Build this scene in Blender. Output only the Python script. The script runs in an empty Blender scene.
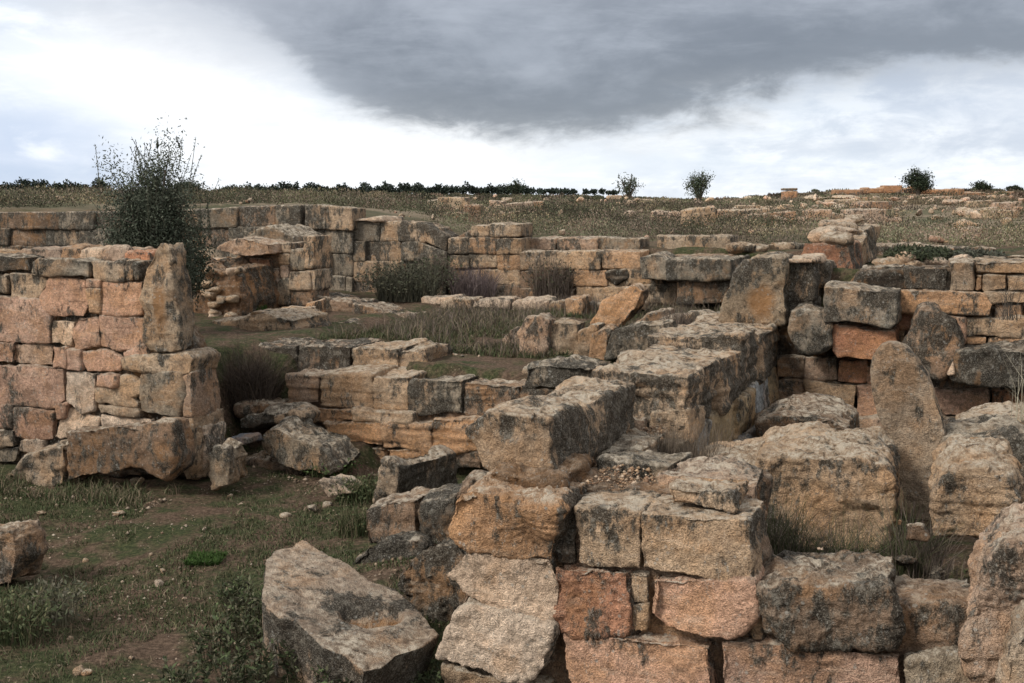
import bpy, bmesh, math, random
import numpy as np
from mathutils import Vector, Matrix
random.seed(7); rng = np.random.default_rng(7)
scene = bpy.context.scene
C = scene.collection
# ------------------------------------------------------------------ camera
F = 1200.0; CX, CY = 512.0, 341.5; HZ = 200.0; EYE = 2.6
PITCH = math.atan((CY-HZ)/F)
cp, sp = math.cos(PITCH), math.sin(PITCH)
A = math.radians(21.0); cA, sA = math.cos(A), math.sin(A)
cam_d = bpy.data.cameras.new('camera'); cam = bpy.data.objects.new('camera', cam_d); C.objects.link(cam)
cam.location = (0, 0, EYE); cam.rotation_euler = (math.pi/2-PITCH, 0, 0)
cam_d.sensor_width = 36; cam_d.lens = 36*F/1024; cam_d.clip_start = .1; cam_d.clip_end = 6000
scene.camera = cam
def ray(px, py):
    a = (px-CX)/F; b = -(py-CY)/F
    return np.array([a, cp+b*sp, -sp+b*cp])
def uv2xy(u, v): return (u*cA+v*sA, -u*sA+v*cA)
def xy2uv(x, y): return (x*cA-y*sA, x*sA+y*cA)
def on_v(px, py, v):
    d = ray(px, py); t = v/(d[0]*sA+d[1]*cA); return np.array([0, 0, EYE])+d*t
def on_z(px, py, z):
    d = ray(px, py); t = (z-EYE)/d[2]; return np.array([0, 0, EYE])+d*t
def on_y(px, py, Y):
    d = ray(px, py); return np.array([0, 0, EYE])+d*(Y/d[1])
VH = np.array([sA, cA, 0.]); UH = np.array([cA, -sA, 0.])
# ------------------------------------------------------------------ numpy noise
TN = 64
_T = rng.random((TN, TN, TN)).astype(np.float32)*2-1
def noise(p):
    i = np.floor(p).astype(np.int64); f = (p-i).astype(np.float32); f = f*f*(3-2*f)
    i0 = i % TN; i1 = (i+1) % TN
    x0, y0, z0 = i0.T; x1, y1, z1 = i1.T; fx, fy, fz = f.T
    a = _T[x0, y0, z0]*(1-fx)+_T[x1, y0, z0]*fx
    b = _T[x0, y1, z0]*(1-fx)+_T[x1, y1, z0]*fx
    c = _T[x0, y0, z1]*(1-fx)+_T[x1, y0, z1]*fx
    d = _T[x0, y1, z1]*(1-fx)+_T[x1, y1, z1]*fx
    return (a*(1-fy)+b*fy)*(1-fz)+(c*(1-fy)+d*fy)*fz
def fbm(p, n=3):
    s = 0; a = 1
    for k in range(n): s = s+a*noise(p*(2.03**k)+17.3*k); a *= .5
    return s
def sstep(a, b, x):
    t = np.clip((x-a)/(b-a), 0, 1); return t*t*(3-2*t)
# ------------------------------------------------------------------ terrain height
def zfar(x, y):
    r = np.sqrt(x*x+y*y)+1e-6
    px = CX+F*x/np.maximum(y, .3*r)
    ys = np.interp(px, [-400, 0, 220, 300, 420, 560, 640, 700, 760, 790, 830, 900, 1024, 1500],
                   [195, 195, 195, 195, 196, 197, 199, 201, 197, 193, 191, 190, 191, 192])
    p0 = np.interp(px, [-400, 0, 300, 420, 470, 640, 760, 900, 1024, 1500],
                   [213, 213, 214, 226, 240, 246, 250, 252, 250, 248])
    kk = np.interp(px, [300, 800], [1.1, .8]); e_ = np.power(18.0/240, kk)
    py = ys+(p0-ys)*(np.power(18.0/np.clip(r, 14, 240), kk)-e_)/(1-e_)
    rr = np.minimum(r, 240)
    return EYE-rr*(py-HZ)/F*np.cos(np.arctan(x/np.maximum(y, .3*r)))
UC = -1.7
def terrain(x, y):
    x = np.asarray(x, float); y = np.asarray(y, float)
    u, v = xy2uv(x, y)
    P = np.stack([x, y, x*0], -1).reshape(-1, 3)
    n1 = fbm(P*.35, 3).reshape(x.shape); n2 = fbm(P*1.7+9, 3).reshape(x.shape)
    left = 0.0+.10*n1+.03*n2
    # bank of rubble and soil against the corner of the front wall
    left = left+.30*np.exp(-(((u+3.1)/.9)**2+((v-7.2)/1.5)**2))
    court = .98+.05*n1+.03*n2+.1*sstep(13, 16.5, v)
    # passage floor behind the left wall
    zl = left+(court-left)*sstep(10.45, 10.9, v)
    pas = sstep(-6.75, -6.45, u)*(1-sstep(-5.55, -5.3, u))
    zl2 = left+.25*sstep(9.6, 10.6, v)+(court-left-.25)*sstep(11.7, 12.2, v)
    zl = zl*(1-pas)+zl2*pas
    hl = sstep(-6.9, -7.3, u)            # behind the left wall
    zl = zl*(1-hl)+hl*(left+(court+.1-left)*sstep(9.2, 9.35, v))
    pit = .42+.05*n1+.03*n2-.05*np.exp(-((v-6.4)/.6)**2)
    pit = pit*sstep(5.62, 5.95, v)+.0*(1-sstep(5.62, 5.95, v))
    zr = pit
    s = sstep(UC-.45, UC-.15, u)
    zn = zl*(1-s)+zr*s
    zf = zfar(x, y)+.06*n1+.04*n2*np.clip(np.sqrt(x*x+y*y)/20, 1, 4)
    vt = np.where(u > UC-.3, 11.65, 17.25)
    t = sstep(vt, vt+.35, v)
    return zn*(1-t)+zf*t
def ter(x, y): return float(terrain(np.array([x]), np.array([y]))[0])
def gpix(px, py):
    """point of the ground seen at a pixel"""
    d = ray(px, py); t = np.concatenate([np.linspace(4, 40, 1400), np.geomspace(40.2, 400, 600)])
    X = d[0]*t; Y = d[1]*t; Z = EYE+d[2]*t
    h = terrain(X, Y); k = np.argmax(h >= Z)
    if h[k] < Z[k]: k = len(t)-1
    return np.array([X[k], Y[k], h[k]])
# ------------------------------------------------------------------ materials
def newmat(name):
    m = bpy.data.materials.new(name); m.use_nodes = True; nt = m.node_tree; nt.nodes.clear()
    return m, nt
class NB:
    def __init__(s, nt): s.nt = nt
    def n(s, t, **kw):
        nd = s.nt.nodes.new(t)
        for k, v in kw.items(): setattr(nd, k, v)
        return nd
    def L(s, a, b): s.nt.links.new(a, b)
    def put(s, inp, v):
        if hasattr(v, 'is_linked') or hasattr(v, 'links'): s.L(v, inp)
        else: inp.default_value = v
    def math(s, op, a, b=0.0, c=0.0, clamp=False):
        nd = s.n('ShaderNodeMath', operation=op, use_clamp=clamp)
        s.put(nd.inputs[0], a); s.put(nd.inputs[1], b)
        if op in ('MULTIPLY_ADD', 'SMOOTH_MIN', 'WRAP'): s.put(nd.inputs[2], c)
        return nd.outputs[0]
    def noise(s, vec, scale, detail=4, rough=.55, dist=0.0):
        nd = s.n('ShaderNodeTexNoise'); s.L(vec, nd.inputs['Vector'])
        nd.inputs['Scale'].default_value = scale; nd.inputs['Detail'].default_value = detail
        nd.inputs['Roughness'].default_value = rough; nd.inputs['Distortion'].default_value = dist
        return nd.outputs['Fac']
    def ramp(s, v, a, b, lo=0.0, hi=1.0):
        nd = s.n('ShaderNodeMapRange', interpolation_type='SMOOTHSTEP')
        s.put(nd.inputs[0], v); s.put(nd.inputs[1], a); s.put(nd.inputs[2], b)
        nd.inputs[3].default_value = lo; nd.inputs[4].default_value = hi
        return nd.outputs[0]
    def mix(s, f, a, b, blend='MIX'):
        nd = s.n('ShaderNodeMix', data_type='RGBA', blend_type=blend)
        s.put(nd.inputs[0], f)
        for i, v in ((6, a), (7, b)):
            if isinstance(v, tuple): nd.inputs[i].default_value = (*v[:3], 1)
            else: s.L(v, nd.inputs[i])
        return nd.outputs[2]
    def out(s, col, rough=.9, bump=None, spec=.2):
        p = s.n('ShaderNodeBsdfPrincipled'); o = s.n('ShaderNodeOutputMaterial')
        if isinstance(col, tuple): p.inputs['Base Color'].default_value = (*col, 1)
        else: s.L(col, p.inputs['Base Color'])
        s.put(p.inputs['Roughness'], rough); p.inputs['Specular IOR Level'].default_value = spec
        if bump is not None: s.L(bump, p.inputs['Normal'])
        s.L(p.outputs[0], o.inputs[0])

def stone_material():
    m, nt = newmat('weathered_limestone'); b = NB(nt)
    geo = b.n('ShaderNodeNewGeometry'); pos = geo.outputs['Position']
    oi = b.n('ShaderNodeObjectInfo'); base = oi.outputs['Color']; alpha = oi.outputs['Alpha']
    at = b.n('ShaderNodeAttribute', attribute_type='GEOMETRY', attribute_name='crust')
    sep = b.n('ShaderNodeSeparateColor'); b.L(at.outputs['Color'], sep.inputs[0])
    top, stain, core = sep.outputs
    # soft colour drift inside one stone
    n1 = b.noise(pos, 3.1, 5, .6, .4); mz = b.n('ShaderNodeMapping'); b.L(pos, mz.inputs[0]); mz.inputs['Scale'].default_value = (.55, .55, 2.2)
    n2 = b.noise(mz.outputs[0], 7.0, 5, .68, .1); n3 = b.noise(pos, 30, 4, .75); n4 = b.noise(pos, 120, 2, .75)
    c = b.mix(b.ramp(n1, .44, .62, 0, .8), base, b.mix(.5, base, (.52, .28, .13)))
    n5 = b.noise(pos, 5.3, 5, .7, .3)
    c = b.mix(b.ramp(n5, .54, .68, 0, .4), c, (.25, .19, .14))
    c = b.mix(b.ramp(n2, .52, .66, 0, .55), c, b.mix(.5, base, (.60, .49, .38)))
    c = b.mix(b.ramp(n2, .46, .34, 0, .55), c, b.mix(.6, base, (.12, .08, .05)))
    v1 = b.math('MULTIPLY_ADD', b.ramp(n3, .3, .7), .55, .72)
    vv = b.n('ShaderNodeVectorMath', operation='SCALE'); b.L(c, vv.inputs[0]); b.L(v1, vv.inputs[3]); c = vv.outputs[0]
    v2 = b.math('MULTIPLY_ADD', b.ramp(n4, .3, .7), .4, .8)
    vv = b.n('ShaderNodeVectorMath', operation='SCALE'); b.L(c, vv.inputs[0]); b.L(v2, vv.inputs[3]); c = vv.outputs[0]
    # broad weathering drifting across joints
    big = b.noise(pos, .9, 5, .65); vv = b.n('ShaderNodeVectorMath', operation='SCALE'); b.L(c, vv.inputs[0]); b.L(b.ramp(big, .36, .6, .66, 1.08), vv.inputs[3]); c = vv.outputs[0]
    # broken core (orange)
    c = b.mix(core, c, b.mix(n3, (.48, .25, .10), (.24, .13, .07)))
    # pale grey-brown crust on weathered tops
    c6 = b.noise(pos, 15, 6, .8, .3); c7 = b.noise(pos, 4.0, 5, .7)
    tf = b.math('MULTIPLY', top, b.ramp(c7, .36, .56, .25, .92))
    crust = b.mix(b.ramp(c6, .38, .46), (.070, .055, .040), b.mix(b.ramp(c6, .46, .57), b.mix(.4, (.27, .22, .165), base), (.62, .54, .43)))
    c = b.mix(tf, c, crust)
    # black lichen: patches + streaky on stained faces; right sides also carry painted shade
    mp = b.n('ShaderNodeMapping'); b.L(pos, mp.inputs[0]); mp.inputs['Scale'].default_value = (1, 1, .45)
    s1 = b.noise(mp.outputs[0], 9, 7, .76, .12)
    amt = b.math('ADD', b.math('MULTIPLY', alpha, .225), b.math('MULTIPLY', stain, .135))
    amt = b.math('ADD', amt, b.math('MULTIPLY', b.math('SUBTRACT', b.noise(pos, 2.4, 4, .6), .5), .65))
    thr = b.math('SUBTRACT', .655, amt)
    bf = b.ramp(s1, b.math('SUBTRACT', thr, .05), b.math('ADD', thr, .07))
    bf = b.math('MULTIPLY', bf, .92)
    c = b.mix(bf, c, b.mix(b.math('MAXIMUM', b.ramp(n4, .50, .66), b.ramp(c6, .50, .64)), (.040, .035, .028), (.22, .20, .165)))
    # pale lichen rosettes and grains
    vo = b.n('ShaderNodeTexVoronoi', feature='F1'); b.L(pos, vo.inputs['Vector']); vo.inputs['Scale'].default_value = 26
    spots = b.math('MULTIPLY', b.ramp(vo.outputs['Distance'], .18, .30, 1, 0), b.ramp(b.noise(pos, 6, 4, .7), .52, .62))
    fine = b.ramp(b.noise(mp.outputs[0], 42, 4, .85), .58, .64)
    sp_ = b.math('MAXIMUM', b.math('MULTIPLY', spots, .55), b.math('MULTIPLY', fine, b.ramp(s1, .42, .6, .06, .6)))
    c = b.mix(sp_, c, (.47, .45, .40))
    # bump
    bn = b.math('ADD', b.math('ADD', b.math('MULTIPLY', n3, 1.0), b.math('MULTIPLY', c6, .7)), b.math('MULTIPLY', n4, .5))
    bn = b.math('ADD', bn, b.math('MULTIPLY', b.noise(pos, 260, 2, .7), .2))
    bu = b.n('ShaderNodeBump'); bu.inputs['Strength'].default_value = 1.; bu.inputs['Distance'].default_value = .035
    b.L(bn, bu.inputs['Height'])
    hs = b.n('ShaderNodeHueSaturation'); hs.inputs['Saturation'].default_value = 1.04; hs.inputs['Value'].default_value = .97; b.L(c, hs.inputs['Color']); c = hs.outputs[0]
    b.out(c, .93, bu.outputs[0], .15)
    return m
def ground_material():
    m, nt = newmat('stony_soil_and_moss'); b = NB(nt)
    geo = b.n('ShaderNodeNewGeometry'); pos = geo.outputs['Position']
    n1 = b.noise(pos, .9, 6, .65, .5); n2 = b.noise(pos, 4.5, 6, .7); n3 = b.noise(pos, 30, 5, .75); n4 = b.noise(pos, 110, 3, .7)
    soil = b.mix(b.ramp(n3, .35, .7), (.055, .037, .025), (.165, .112, .078))
    green = b.mix(b.ramp(n3, .4, .65), (.028, .035, .015), (.075, .080, .036))
    f = b.ramp(b.math('ADD', b.math('MULTIPLY', n1, .55), b.math('MULTIPLY', n2, .45)), .43, .56)
    c = b.mix(f, green, soil)
    peb = b.n('ShaderNodeTexVoronoi', feature='F1'); b.L(pos, peb.inputs['Vector']); peb.inputs['Scale'].default_value = 38
    pf = b.math('MULTIPLY', b.ramp(peb.outputs['Distance'], .2, .3, 1, 0), b.ramp(b.noise(pos, 8, 4, .8), .55, .62))
    c = b.mix(pf, c, b.mix(n4, (.2, .14, .10), (.34, .28, .22)))
    # far ground: broader mottling of dry scrub and pale rock
    sx = b.n('ShaderNodeSeparateXYZ'); b.L(pos, sx.inputs[0])
    ff = b.ramp(sx.outputs[1], 17, 26)
    w1 = b.noise(pos, .25, 6, .7); w2 = b.noise(pos, 1.3, 6, .75)
    fc = b.mix(b.ramp(w1, .42, .6), (.085, .082, .048), (.19, .15, .105))
    fc = b.mix(b.ramp(w2, .60, .68), fc, (.32, .245, .175))
    # bare red-ochre earth of the right hand hill
    hx = b.math('MULTIPLY', b.ramp(b.math('DIVIDE', sx.outputs[0], b.math('MAXIMUM', sx.outputs[1], 1.0)), .20, .36), b.ramp(sx.outputs[1], 40, 110))
    fc = b.mix(b.math('MULTIPLY', hx, b.ramp(b.noise(pos, .16, 6, .75), .44, .6)), fc, (.30, .17, .10))
    c = b.mix(ff, c, fc)
    bu = b.n('ShaderNodeBump'); bu.inputs['Strength'].default_value = .9; bu.inputs['Distance'].default_value = .03
    b.L(b.math('ADD', n3, b.math('MULTIPLY', n4, .4)), bu.inputs['Height'])
    b.out(c, .97, bu.outputs[0], .1)
    return m
def veg_material(name, rough=.8):
    m, nt = newmat(name); b = NB(nt)
    at = b.n('ShaderNodeAttribute', attribute_type='GEOMETRY', attribute_name='col')
    geo = b.n('ShaderNodeNewGeometry')
    n = b.noise(geo.outputs['Position'], 40, 2, .6)
    vv = b.n('ShaderNodeVectorMath', operation='SCALE'); b.L(at.outputs['Color'], vv.inputs[0])
    b.L(b.math('MULTIPLY_ADD', n, .9, .55), vv.inputs[3])
    b.out(vv.outputs[0], rough, None, .2)
    return m
STONE = stone_material(); GROUND = ground_material(); VEG = veg_material('foliage'); WOOD = veg_material('twig_bark', .9)
# ------------------------------------------------------------------ tagging
def tag(o, label=None, cat=None, group=None, kind=None):
    if label: o['label'] = label
    if cat: o['category'] = cat
    if group: o['group'] = group
    if kind: o['kind'] = kind
    return o
def empty(name, loc, label, cat, group=None):
    o = bpy.data.objects.new(name, None); C.objects.link(o); o.location = loc; o.empty_display_size = .2
    return tag(o, label, cat, group)
# ------------------------------------------------------------------ stones
PAL = dict(P=(.63, .395, .28), O=(.60, .365, .215), G=(.32, .265, .20), D=(.135, .11, .085), W=(.82, .62, .46),
           T=(.53, .39, .27), R=(.54, .27, .165), Y=(.53, .38, .255), B=(.28, .19, .13), K=(.05, .038, .028), S=(.54, .39, .29))
JOBS = []
def job(name, parent, verts, faces, col='T', lich=.35, stain=.5, top=1., rough=1., bed=0., smooth=6, vox=None, fn=None,
        label=None, cat='stone block', group=None, jit=True, vary=.10):
    V = np.array(verts, float)
    ctr = V.mean(0); dist = max(3.5, ctr[1])
    vx = vox or max(.008, dist/F*1.75)
    vx = min(vx, float((V.max(0)-V.min(0)).min())/3.2)
    me = bpy.data.meshes.new(name)
    if parent is None: org = np.array([ctr[0], ctr[1], V[:, 2].min()])
    else: org = np.array([ctr[0], ctr[1], V[:, 2].min()])
    me.from_pydata([tuple(p) for p in V-org], [], faces)
    bm = bmesh.new(); bm.from_mesh(me); bmesh.ops.recalc_face_normals(bm, faces=bm.faces[:]); bm.to_mesh(me); bm.free()
    o = bpy.data.objects.new(name, me); C.objects.link(o)
    md = o.modifiers.new('r', 'REMESH'); md.mode = 'VOXEL'; md.voxel_size = vx
    ms = o.modifiers.new('s', 'SMOOTH'); ms.factor = .5; ms.iterations = max(1, int(round(smooth*min(1, (.0115/vx)**2)+.2)))
    c = PAL[col] if isinstance(col, str) else col
    if 9.5 < ctr[1] < 40: lich = min(1, lich+.06)
    k = 1+random.uniform(-vary, vary); k2 = random.uniform(-.04, .04)
    o.color = (c[0]*k*(1+k2), c[1]*k, c[2]*k*(1-k2), lich)
    if parent is not None:
        pl = np.array(parent.location); o.parent = parent; o.location = org-pl
    else:
        o.location = org
        tag(o, label, cat, group)
    JOBS.append((o, org, vx, dict(stain=stain, top=top, rough=rough, bed=bed, fn=fn)))
    return o
def prism(front, back):
    n = len(front); V = list(front)+list(back)
    Fc = [tuple(range(n)), tuple(range(2*n-1, n-1, -1))]+[(i, i+n, (i+1) % n+n, (i+1) % n) for i in range(n)]
    return V, Fc
def rect(p):
    if len(p) == 4 and not hasattr(p[0], '__len__'):
        x0, y0, x1, y1 = p
        j = lambda: random.uniform(-.6, .6)
        return [(x0+j(), y0+j()), (x1+j(), y0+j()), (x1+j(), y1+j()), (x0+j(), y1+j())]
    return p
def grow(poly, e):
    c = np.mean(np.array(poly, float), 0); out = []
    for q in poly:
        w = np.array(q, float)-c; out.append(tuple(np.array(q)+np.sign(w)*np.minimum(np.abs(w)*.2, e)))
    return out
def face(parent, poly, v, d=.45, col='T', lich=.35, dz=0., name='stone_block', shrink=1., cham=0, du=0., **kw):
    """stone whose front face is seen as the pixel outline poly on the vertical plane v, d deep"""
    P = [on_v(x, y, v) for x, y in (grow(rect(poly), .9) if parent is not None else rect(poly))]
    c = sum(P)/len(P)
    B = [c+(p-c)*shrink+VH*d+UH*du+np.array([0, 0, dz]) for p in P]
    V, Fc = prism(P, B)
    return job(name, parent, V, Fc, col, lich, **kw)
def boxuv(parent, u0, u1, v0, v1, z0, z1, col='T', lich=.35, name='stone_block', j=.02, **kw):
    P = []
    for (u, z) in ((u0, z0), (u1, z0), (u1, z1), (u0, z1)):
        x, y = uv2xy(u+random.uniform(-j, j), v0+random.uniform(-j, j)); P.append(np.array([x, y, z+random.uniform(-j, j)*(z > z0)]))
    B = []
    for (u, z) in ((u0, z0), (u1, z0), (u1, z1), (u0, z1)):
        x, y = uv2xy(u+random.uniform(-j, j), v1+random.uniform(-j, j)); B.append(np.array([x, y, z+random.uniform(-j, j)*(z > z0)]))
    V, Fc = prism(P, B)
    return job(name, parent, V, Fc, col, lich, **kw)
def hull(name, pts, col, lich, parent=None, **kw):
    bm = bmesh.new()
    for p in pts: bm.verts.new(tuple(p))
    r = bmesh.ops.convex_hull(bm, input=bm.verts[:])
    bmesh.ops.delete(bm, geom=[g for g in r['geom_unused'] if isinstance(g, bmesh.types.BMVert)], context='VERTS')
    bm.verts.ensure_lookup_table(); bm.verts.index_update()
    V = [np.array(v.co) for v in bm.verts]; Fc = [tuple(v.index for v in f.verts) for f in bm.faces]; bm.free()
    return job(name, parent, V, Fc, col, lich, **kw)
def boulder(name, c, size, col='G', lich=.5, rot=0., n=22, parent=None, flat=.0, **kw):
    """irregular angular stone from the hull of scattered points"""
    pts = []
    for i in range(n):
        d = np.array([random.gauss(0, 1) for _ in range(3)]); d /= np.abs(d).max()**.65*np.linalg.norm(d)**.35
        q = d*np.array(size)*.5*random.uniform(.85, 1.05)
        pts.append(np.array([q[0]*math.cos(rot)-q[1]*math.sin(rot), q[0]*math.sin(rot)+q[1]*math.cos(rot), q[2]+size[2]*.5])+np.array(c))
    return hull(name, pts, col, lich, parent, **kw)
def run_jobs():
    bpy.context.view_layer.update()
    dg = bpy.context.evaluated_depsgraph_get()
    tot = 0
    for o, org, vx, kw in JOBS:
        me = bpy.data.meshes.new_from_object(o.evaluated_get(dg))
        o['_m'] = me.name
    for o, org, vx, kw in JOBS:
        me = bpy.data.meshes[o['_m']]; del o['_m']
        n = len(me.vertices); tot += n
        co = np.empty(n*3, np.float32); me.vertices.foreach_get('co', co); co = co.reshape(-1, 3)
        no = np.empty(n*3, np.float32); me.vertex_normals.foreach_get('vector', no); no = no.reshape(-1, 3)
        p = co+org.astype(np.float32)
        size = (co.max(0)-co.min(0)); s = float(np.sort(size)[1])
        r = kw['rough']*(.78 if o.parent is not None else 1)
        lo = min(.05, s*.10)*(1 if vx < .018 else .6)
        d = lo*r*.8*noise(p*(1.1/max(s, .15)))+lo*r*.45*noise(p*(2.6/max(s, .15))+5)
        for f, a in ((4.3, .018), (8, .012), (17, .008), (38, .006), (75, .005)):
            if 1/f < vx*2.2: break
            nn = noise(p*f+f)
            if f in (8, 38): nn = .5-1.6*np.abs(nn)       # creases
            d = d+nn*a*r
        topn = sstep(.35, .8, no[:, 2])
        if vx < .03:
            pit = np.minimum(0, noise(p*14+3)+.15)*.03+np.minimum(0, noise(p*31+8)+.1)*.014
            d = d+pit*(topn*.8+.25)*r
        if vx < .025:
            r0 = r; r = r*min(1, s/.4)*(.75 if vx < .0125 else .42)
            q = noise(p*4.6+50)*3+noise(p*11+9)*.8; fl = np.floor(q); d = d+(fl+sstep(.30, .62, q-fl))*.011*r
            q = noise(p*12+70)*2.5; fl = np.floor(q); d = d+(fl+sstep(.25, .6, q-fl))*.0045*r; r = r0
        if kw['bed']:
            q = p*np.array([1.5, 1.5, 26], np.float32)
            d = d+(noise(q)*.6+noise(q*np.array([2, 2, 2.3], np.float32))*.4)*.02*kw['bed']*(1-topn)
        corner = np.clip(noise(p*(3.0/max(s, .2))+31)-.35, 0, 1)*s*.10*r
        cc = co-co.mean(0)
        p2 = co+no*d[:, None]-cc*corner[:, None]
        crust = np.zeros((n, 4), np.float32); crust[:, 3] = 1
        crust[:, 0] = topn*kw['top']
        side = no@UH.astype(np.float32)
        crust[:, 1] = sstep(.35, .85, side)*kw['stain']  # right-facing sides: lichen stain, with their shade painted into the same channel
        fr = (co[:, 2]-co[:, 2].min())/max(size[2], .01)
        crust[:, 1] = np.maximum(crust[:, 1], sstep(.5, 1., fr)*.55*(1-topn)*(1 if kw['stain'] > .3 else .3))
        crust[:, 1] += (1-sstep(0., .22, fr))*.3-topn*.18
        if kw['fn']: p2 = kw['fn'](p, p2, no, crust, org)
        me.vertices.foreach_set('co', p2.astype(np.float32).ravel())
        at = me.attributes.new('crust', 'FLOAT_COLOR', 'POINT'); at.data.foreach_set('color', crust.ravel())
        me.polygons.foreach_set('use_smooth', np.ones(len(me.polygons), bool))
        me.materials.clear(); me.materials.append(STONE); me.update()
        old = o.data; o.modifiers.clear(); o.data = me; me.name = o.name; bpy.data.meshes.remove(old)
    print('stone verts', tot, 'stones', len(JOBS))
# ================================================================== WALLS
def wall(label, px, py, v, group=None, name='stone_wall'):
    p = on_v(px, py, v); x, y = p[0], p[1]
    return empty(name, (x, y, max(0, ter(x-VH[0]*.3, y-VH[1]*.3))), label, 'wall', group)
def core(parent, poly, v, d, col='K', **kw):
    return face(parent, poly, v, d, col, .2, name='rubble_core', rough=1.2, top=.5, vary=0, **kw)
# ---------- left wall of small squared blocks
V1 = 8.9
def heart(px, py, v, rx, rz, soft=True):
    c = on_v(px, py, v)
    def f(p, p2, no, crust, org):
        q = p-c; a = q@UH; fr = sstep(.2, .7, -(no@VH.astype(np.float32)))
        r = np.sqrt((a/rx)**2+(q[:, 2]/rz)**2)+.35*noise(p*5)
        crust[:, 2] = fr*(1-sstep(.45, 1.1, r))*.75
        crust[:, 0] *= .6; crust[:, 1] = crust[:, 1]*.8-crust[:, 2]*1.2; return p2
    return f
def tall(p, p2, no, crust, org):
    crust[:, 0] *= .4; crust[:, 1] *= .6; return p2
wA = wall('pinkish dry stone wall of small squared blocks at the left, beside the grass', 90, 480, V1)
S = [([(-30,256),(27,256),(29,272),(-30,272)],'D',.55), ([(30,262),(36,260),(37,276),(31,274)],'G',.4), ([(36,259),(88,260),(88,277),(40,276)],'G',.5),
 ([(89,261),(123,261),(124,280),(96,280)],'T',.4), ((125,261,132,280),'T',.3), ((133,262,139,281),'G',.5),
 ((-12,274,6,292),'T',.4), ([(8,273),(40,274),(48,282),(38,298),(12,302)],'T',.35), ([(50,277),(82,279),(90,300),(82,318),(45,314),(40,298)],'P',.15),
 ([(84,279),(100,280),(98,288),(86,288)],'P',.3), ([(85,289),(99,289),(99,313),(91,312)],'O',.15), ((101,282,141,314),'P',.2),
 ([(-20,294),(38,301),(49,318),(49,343),(-20,342)],'P',.15), ([(50,320),(74,321),(70,347),(52,343)],'W',.2), ([(76,316),(98,318),(100,345),(76,350),(73,330)],'P',.1),
 ([(100,316),(142,318),(142,350),(118,351),(100,346)],'P',.2),
 ((-20,343,12,363),'P',.3), ([(14,344),(52,345),(52,367),(13,363)],'S',.15), ((53,347,66,368),'P',.1), ((67,350,79,370),'P',.1),
 ([(80,353),(105,350),(121,358),(119,370),(88,372)],'P',.15), ([(122,352),(145,346),(147,354),(124,357)],'P',.2),
 ([(120,359),(150,357),(186,353),(192,360),(188,374),(170,375),(150,370),(125,368)],'Y',.25),
 ([(-20,365),(62,368),(64,400),(52,410),(-20,404)],'P',.12), ([(64,371),(95,373),(92,410),(80,414),(66,400)],'W',.1), ((97,375,116,386),'P',.1),
 ([(119,380),(130,376),(142,381),(143,392),(133,396),(120,392)],'Y',.1), ([(96,388),(118,388),(138,402),(136,408),(95,402)],'Y',.2),
 ([(141,374),(180,374),(184,395),(178,417),(140,412)],'G',.25), ([(181,377),(190,372),(191,417),(183,418)],'S',.3),
 ((-20,406,11,428),'P',.3), ([(13,408),(53,412),(52,440),(14,437)],'P',.1), ([(55,404),(67,403),(64,418),(56,420)],'P',.3),
 ([(70,408),(100,418),(98,428),(60,440),(52,436),(60,420)],'W',.0), ([(102,415),(150,418),(152,426),(100,427)],'W',.1), ([(96,404),(138,410),(138,417),(100,414)],'T',.2),
 ((-20,430,12,446),'T',.3),([(20,440),(42,441),(42,455),(18,452)],'W',.3),([(-20,446),(18,448),(14,462),(-20,462)],'G',.4)]
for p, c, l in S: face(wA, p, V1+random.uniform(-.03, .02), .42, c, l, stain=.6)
face(wA, [(180,420),(192,417),(196,448),(193,482),(184,480),(180,450)], V1-.02, .5, 'T', .35, rough=1.6)
face(wA, [(196,425),(204,428),(206,448),(203,470),(194,470)], V1+.1, .3, 'W', .5, rough=1.5)
core(wA, [(-30,262),(142,266),(142,300),(180,352),(186,362),(186,475),(-30,478)], V1+.07, .4)
# rough slabs lying along the crest
for x0, x1, y0, y1, c in ((-25,22,249,256,'T'),(20,62,249,259,'S'),(60,80,248,259,'O'),(78,104,250,259,'W'),(104,128,249,260,'S'),(126,150,252,262,'R')):
    face(wA, [(x0,y1+1),(x0+3,y0+1),(x1-4,y0),(x1,y1+1)], V1+.2, .42, c, .2, top=.6, rough=1.3)
# upright post stone standing on the wall end
face(None, [(147,352),(143,300),(146,262),(153,247),(160,241),(166,242),(172,252),(175,290),(180,320),(182,352)], V1-.03, .26, (.47,.345,.235), .2, name='standing_stone', rough=1.3, stain=.5, fn=heart(163, 305, V1, .09, .28),
     label='tall pale post stone with yellow lichen cap on the end of the left wall', cat='stone')
face(None, [(65,432),(120,424),(172,422),(176,470),(162,480),(140,468),(100,474),(66,482)], V1-.42, .26, 'B', .35, name='fallen_stone', rough=1.3, smooth=10,
     label='long brown slab tipped against the foot of the left wall', cat='stone')
face(None, [(10,472),(30,455),(63,444),(63,484),(40,489),(10,489)], V1-.38, .34, 'T', .4, name='fallen_stone', rough=1.6, bed=1.,
     label='layered brown rock at the wall foot, left of the long brown slab', cat='stone')
face(None, [(204,452),(212,446),(224,448),(230,462),(228,485),(212,490),(203,470)], V1-.2, .35, 'G', .3, name='fallen_stone', rough=1.9,
     label='block blotched with white lichen at the right foot of the left wall', cat='stone', smooth=9)
face(None, [(224,438),(247,437),(248,445),(225,447)], V1+.35, .25, (.16,.17,.19), .1, name='stone_slab', rough=.4, top=0,
     label='small blue grey slab behind the white lichen block', cat='stone')
face(None, [(-60,532),(8,530),(14,540),(16,560),(10,586),(-60,592)], 6.15, .3, 'B', .5, name='fallen_stone', rough=1.1,
     label='flat topped dark block cut off by the left edge of the picture', cat='stone')
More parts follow.
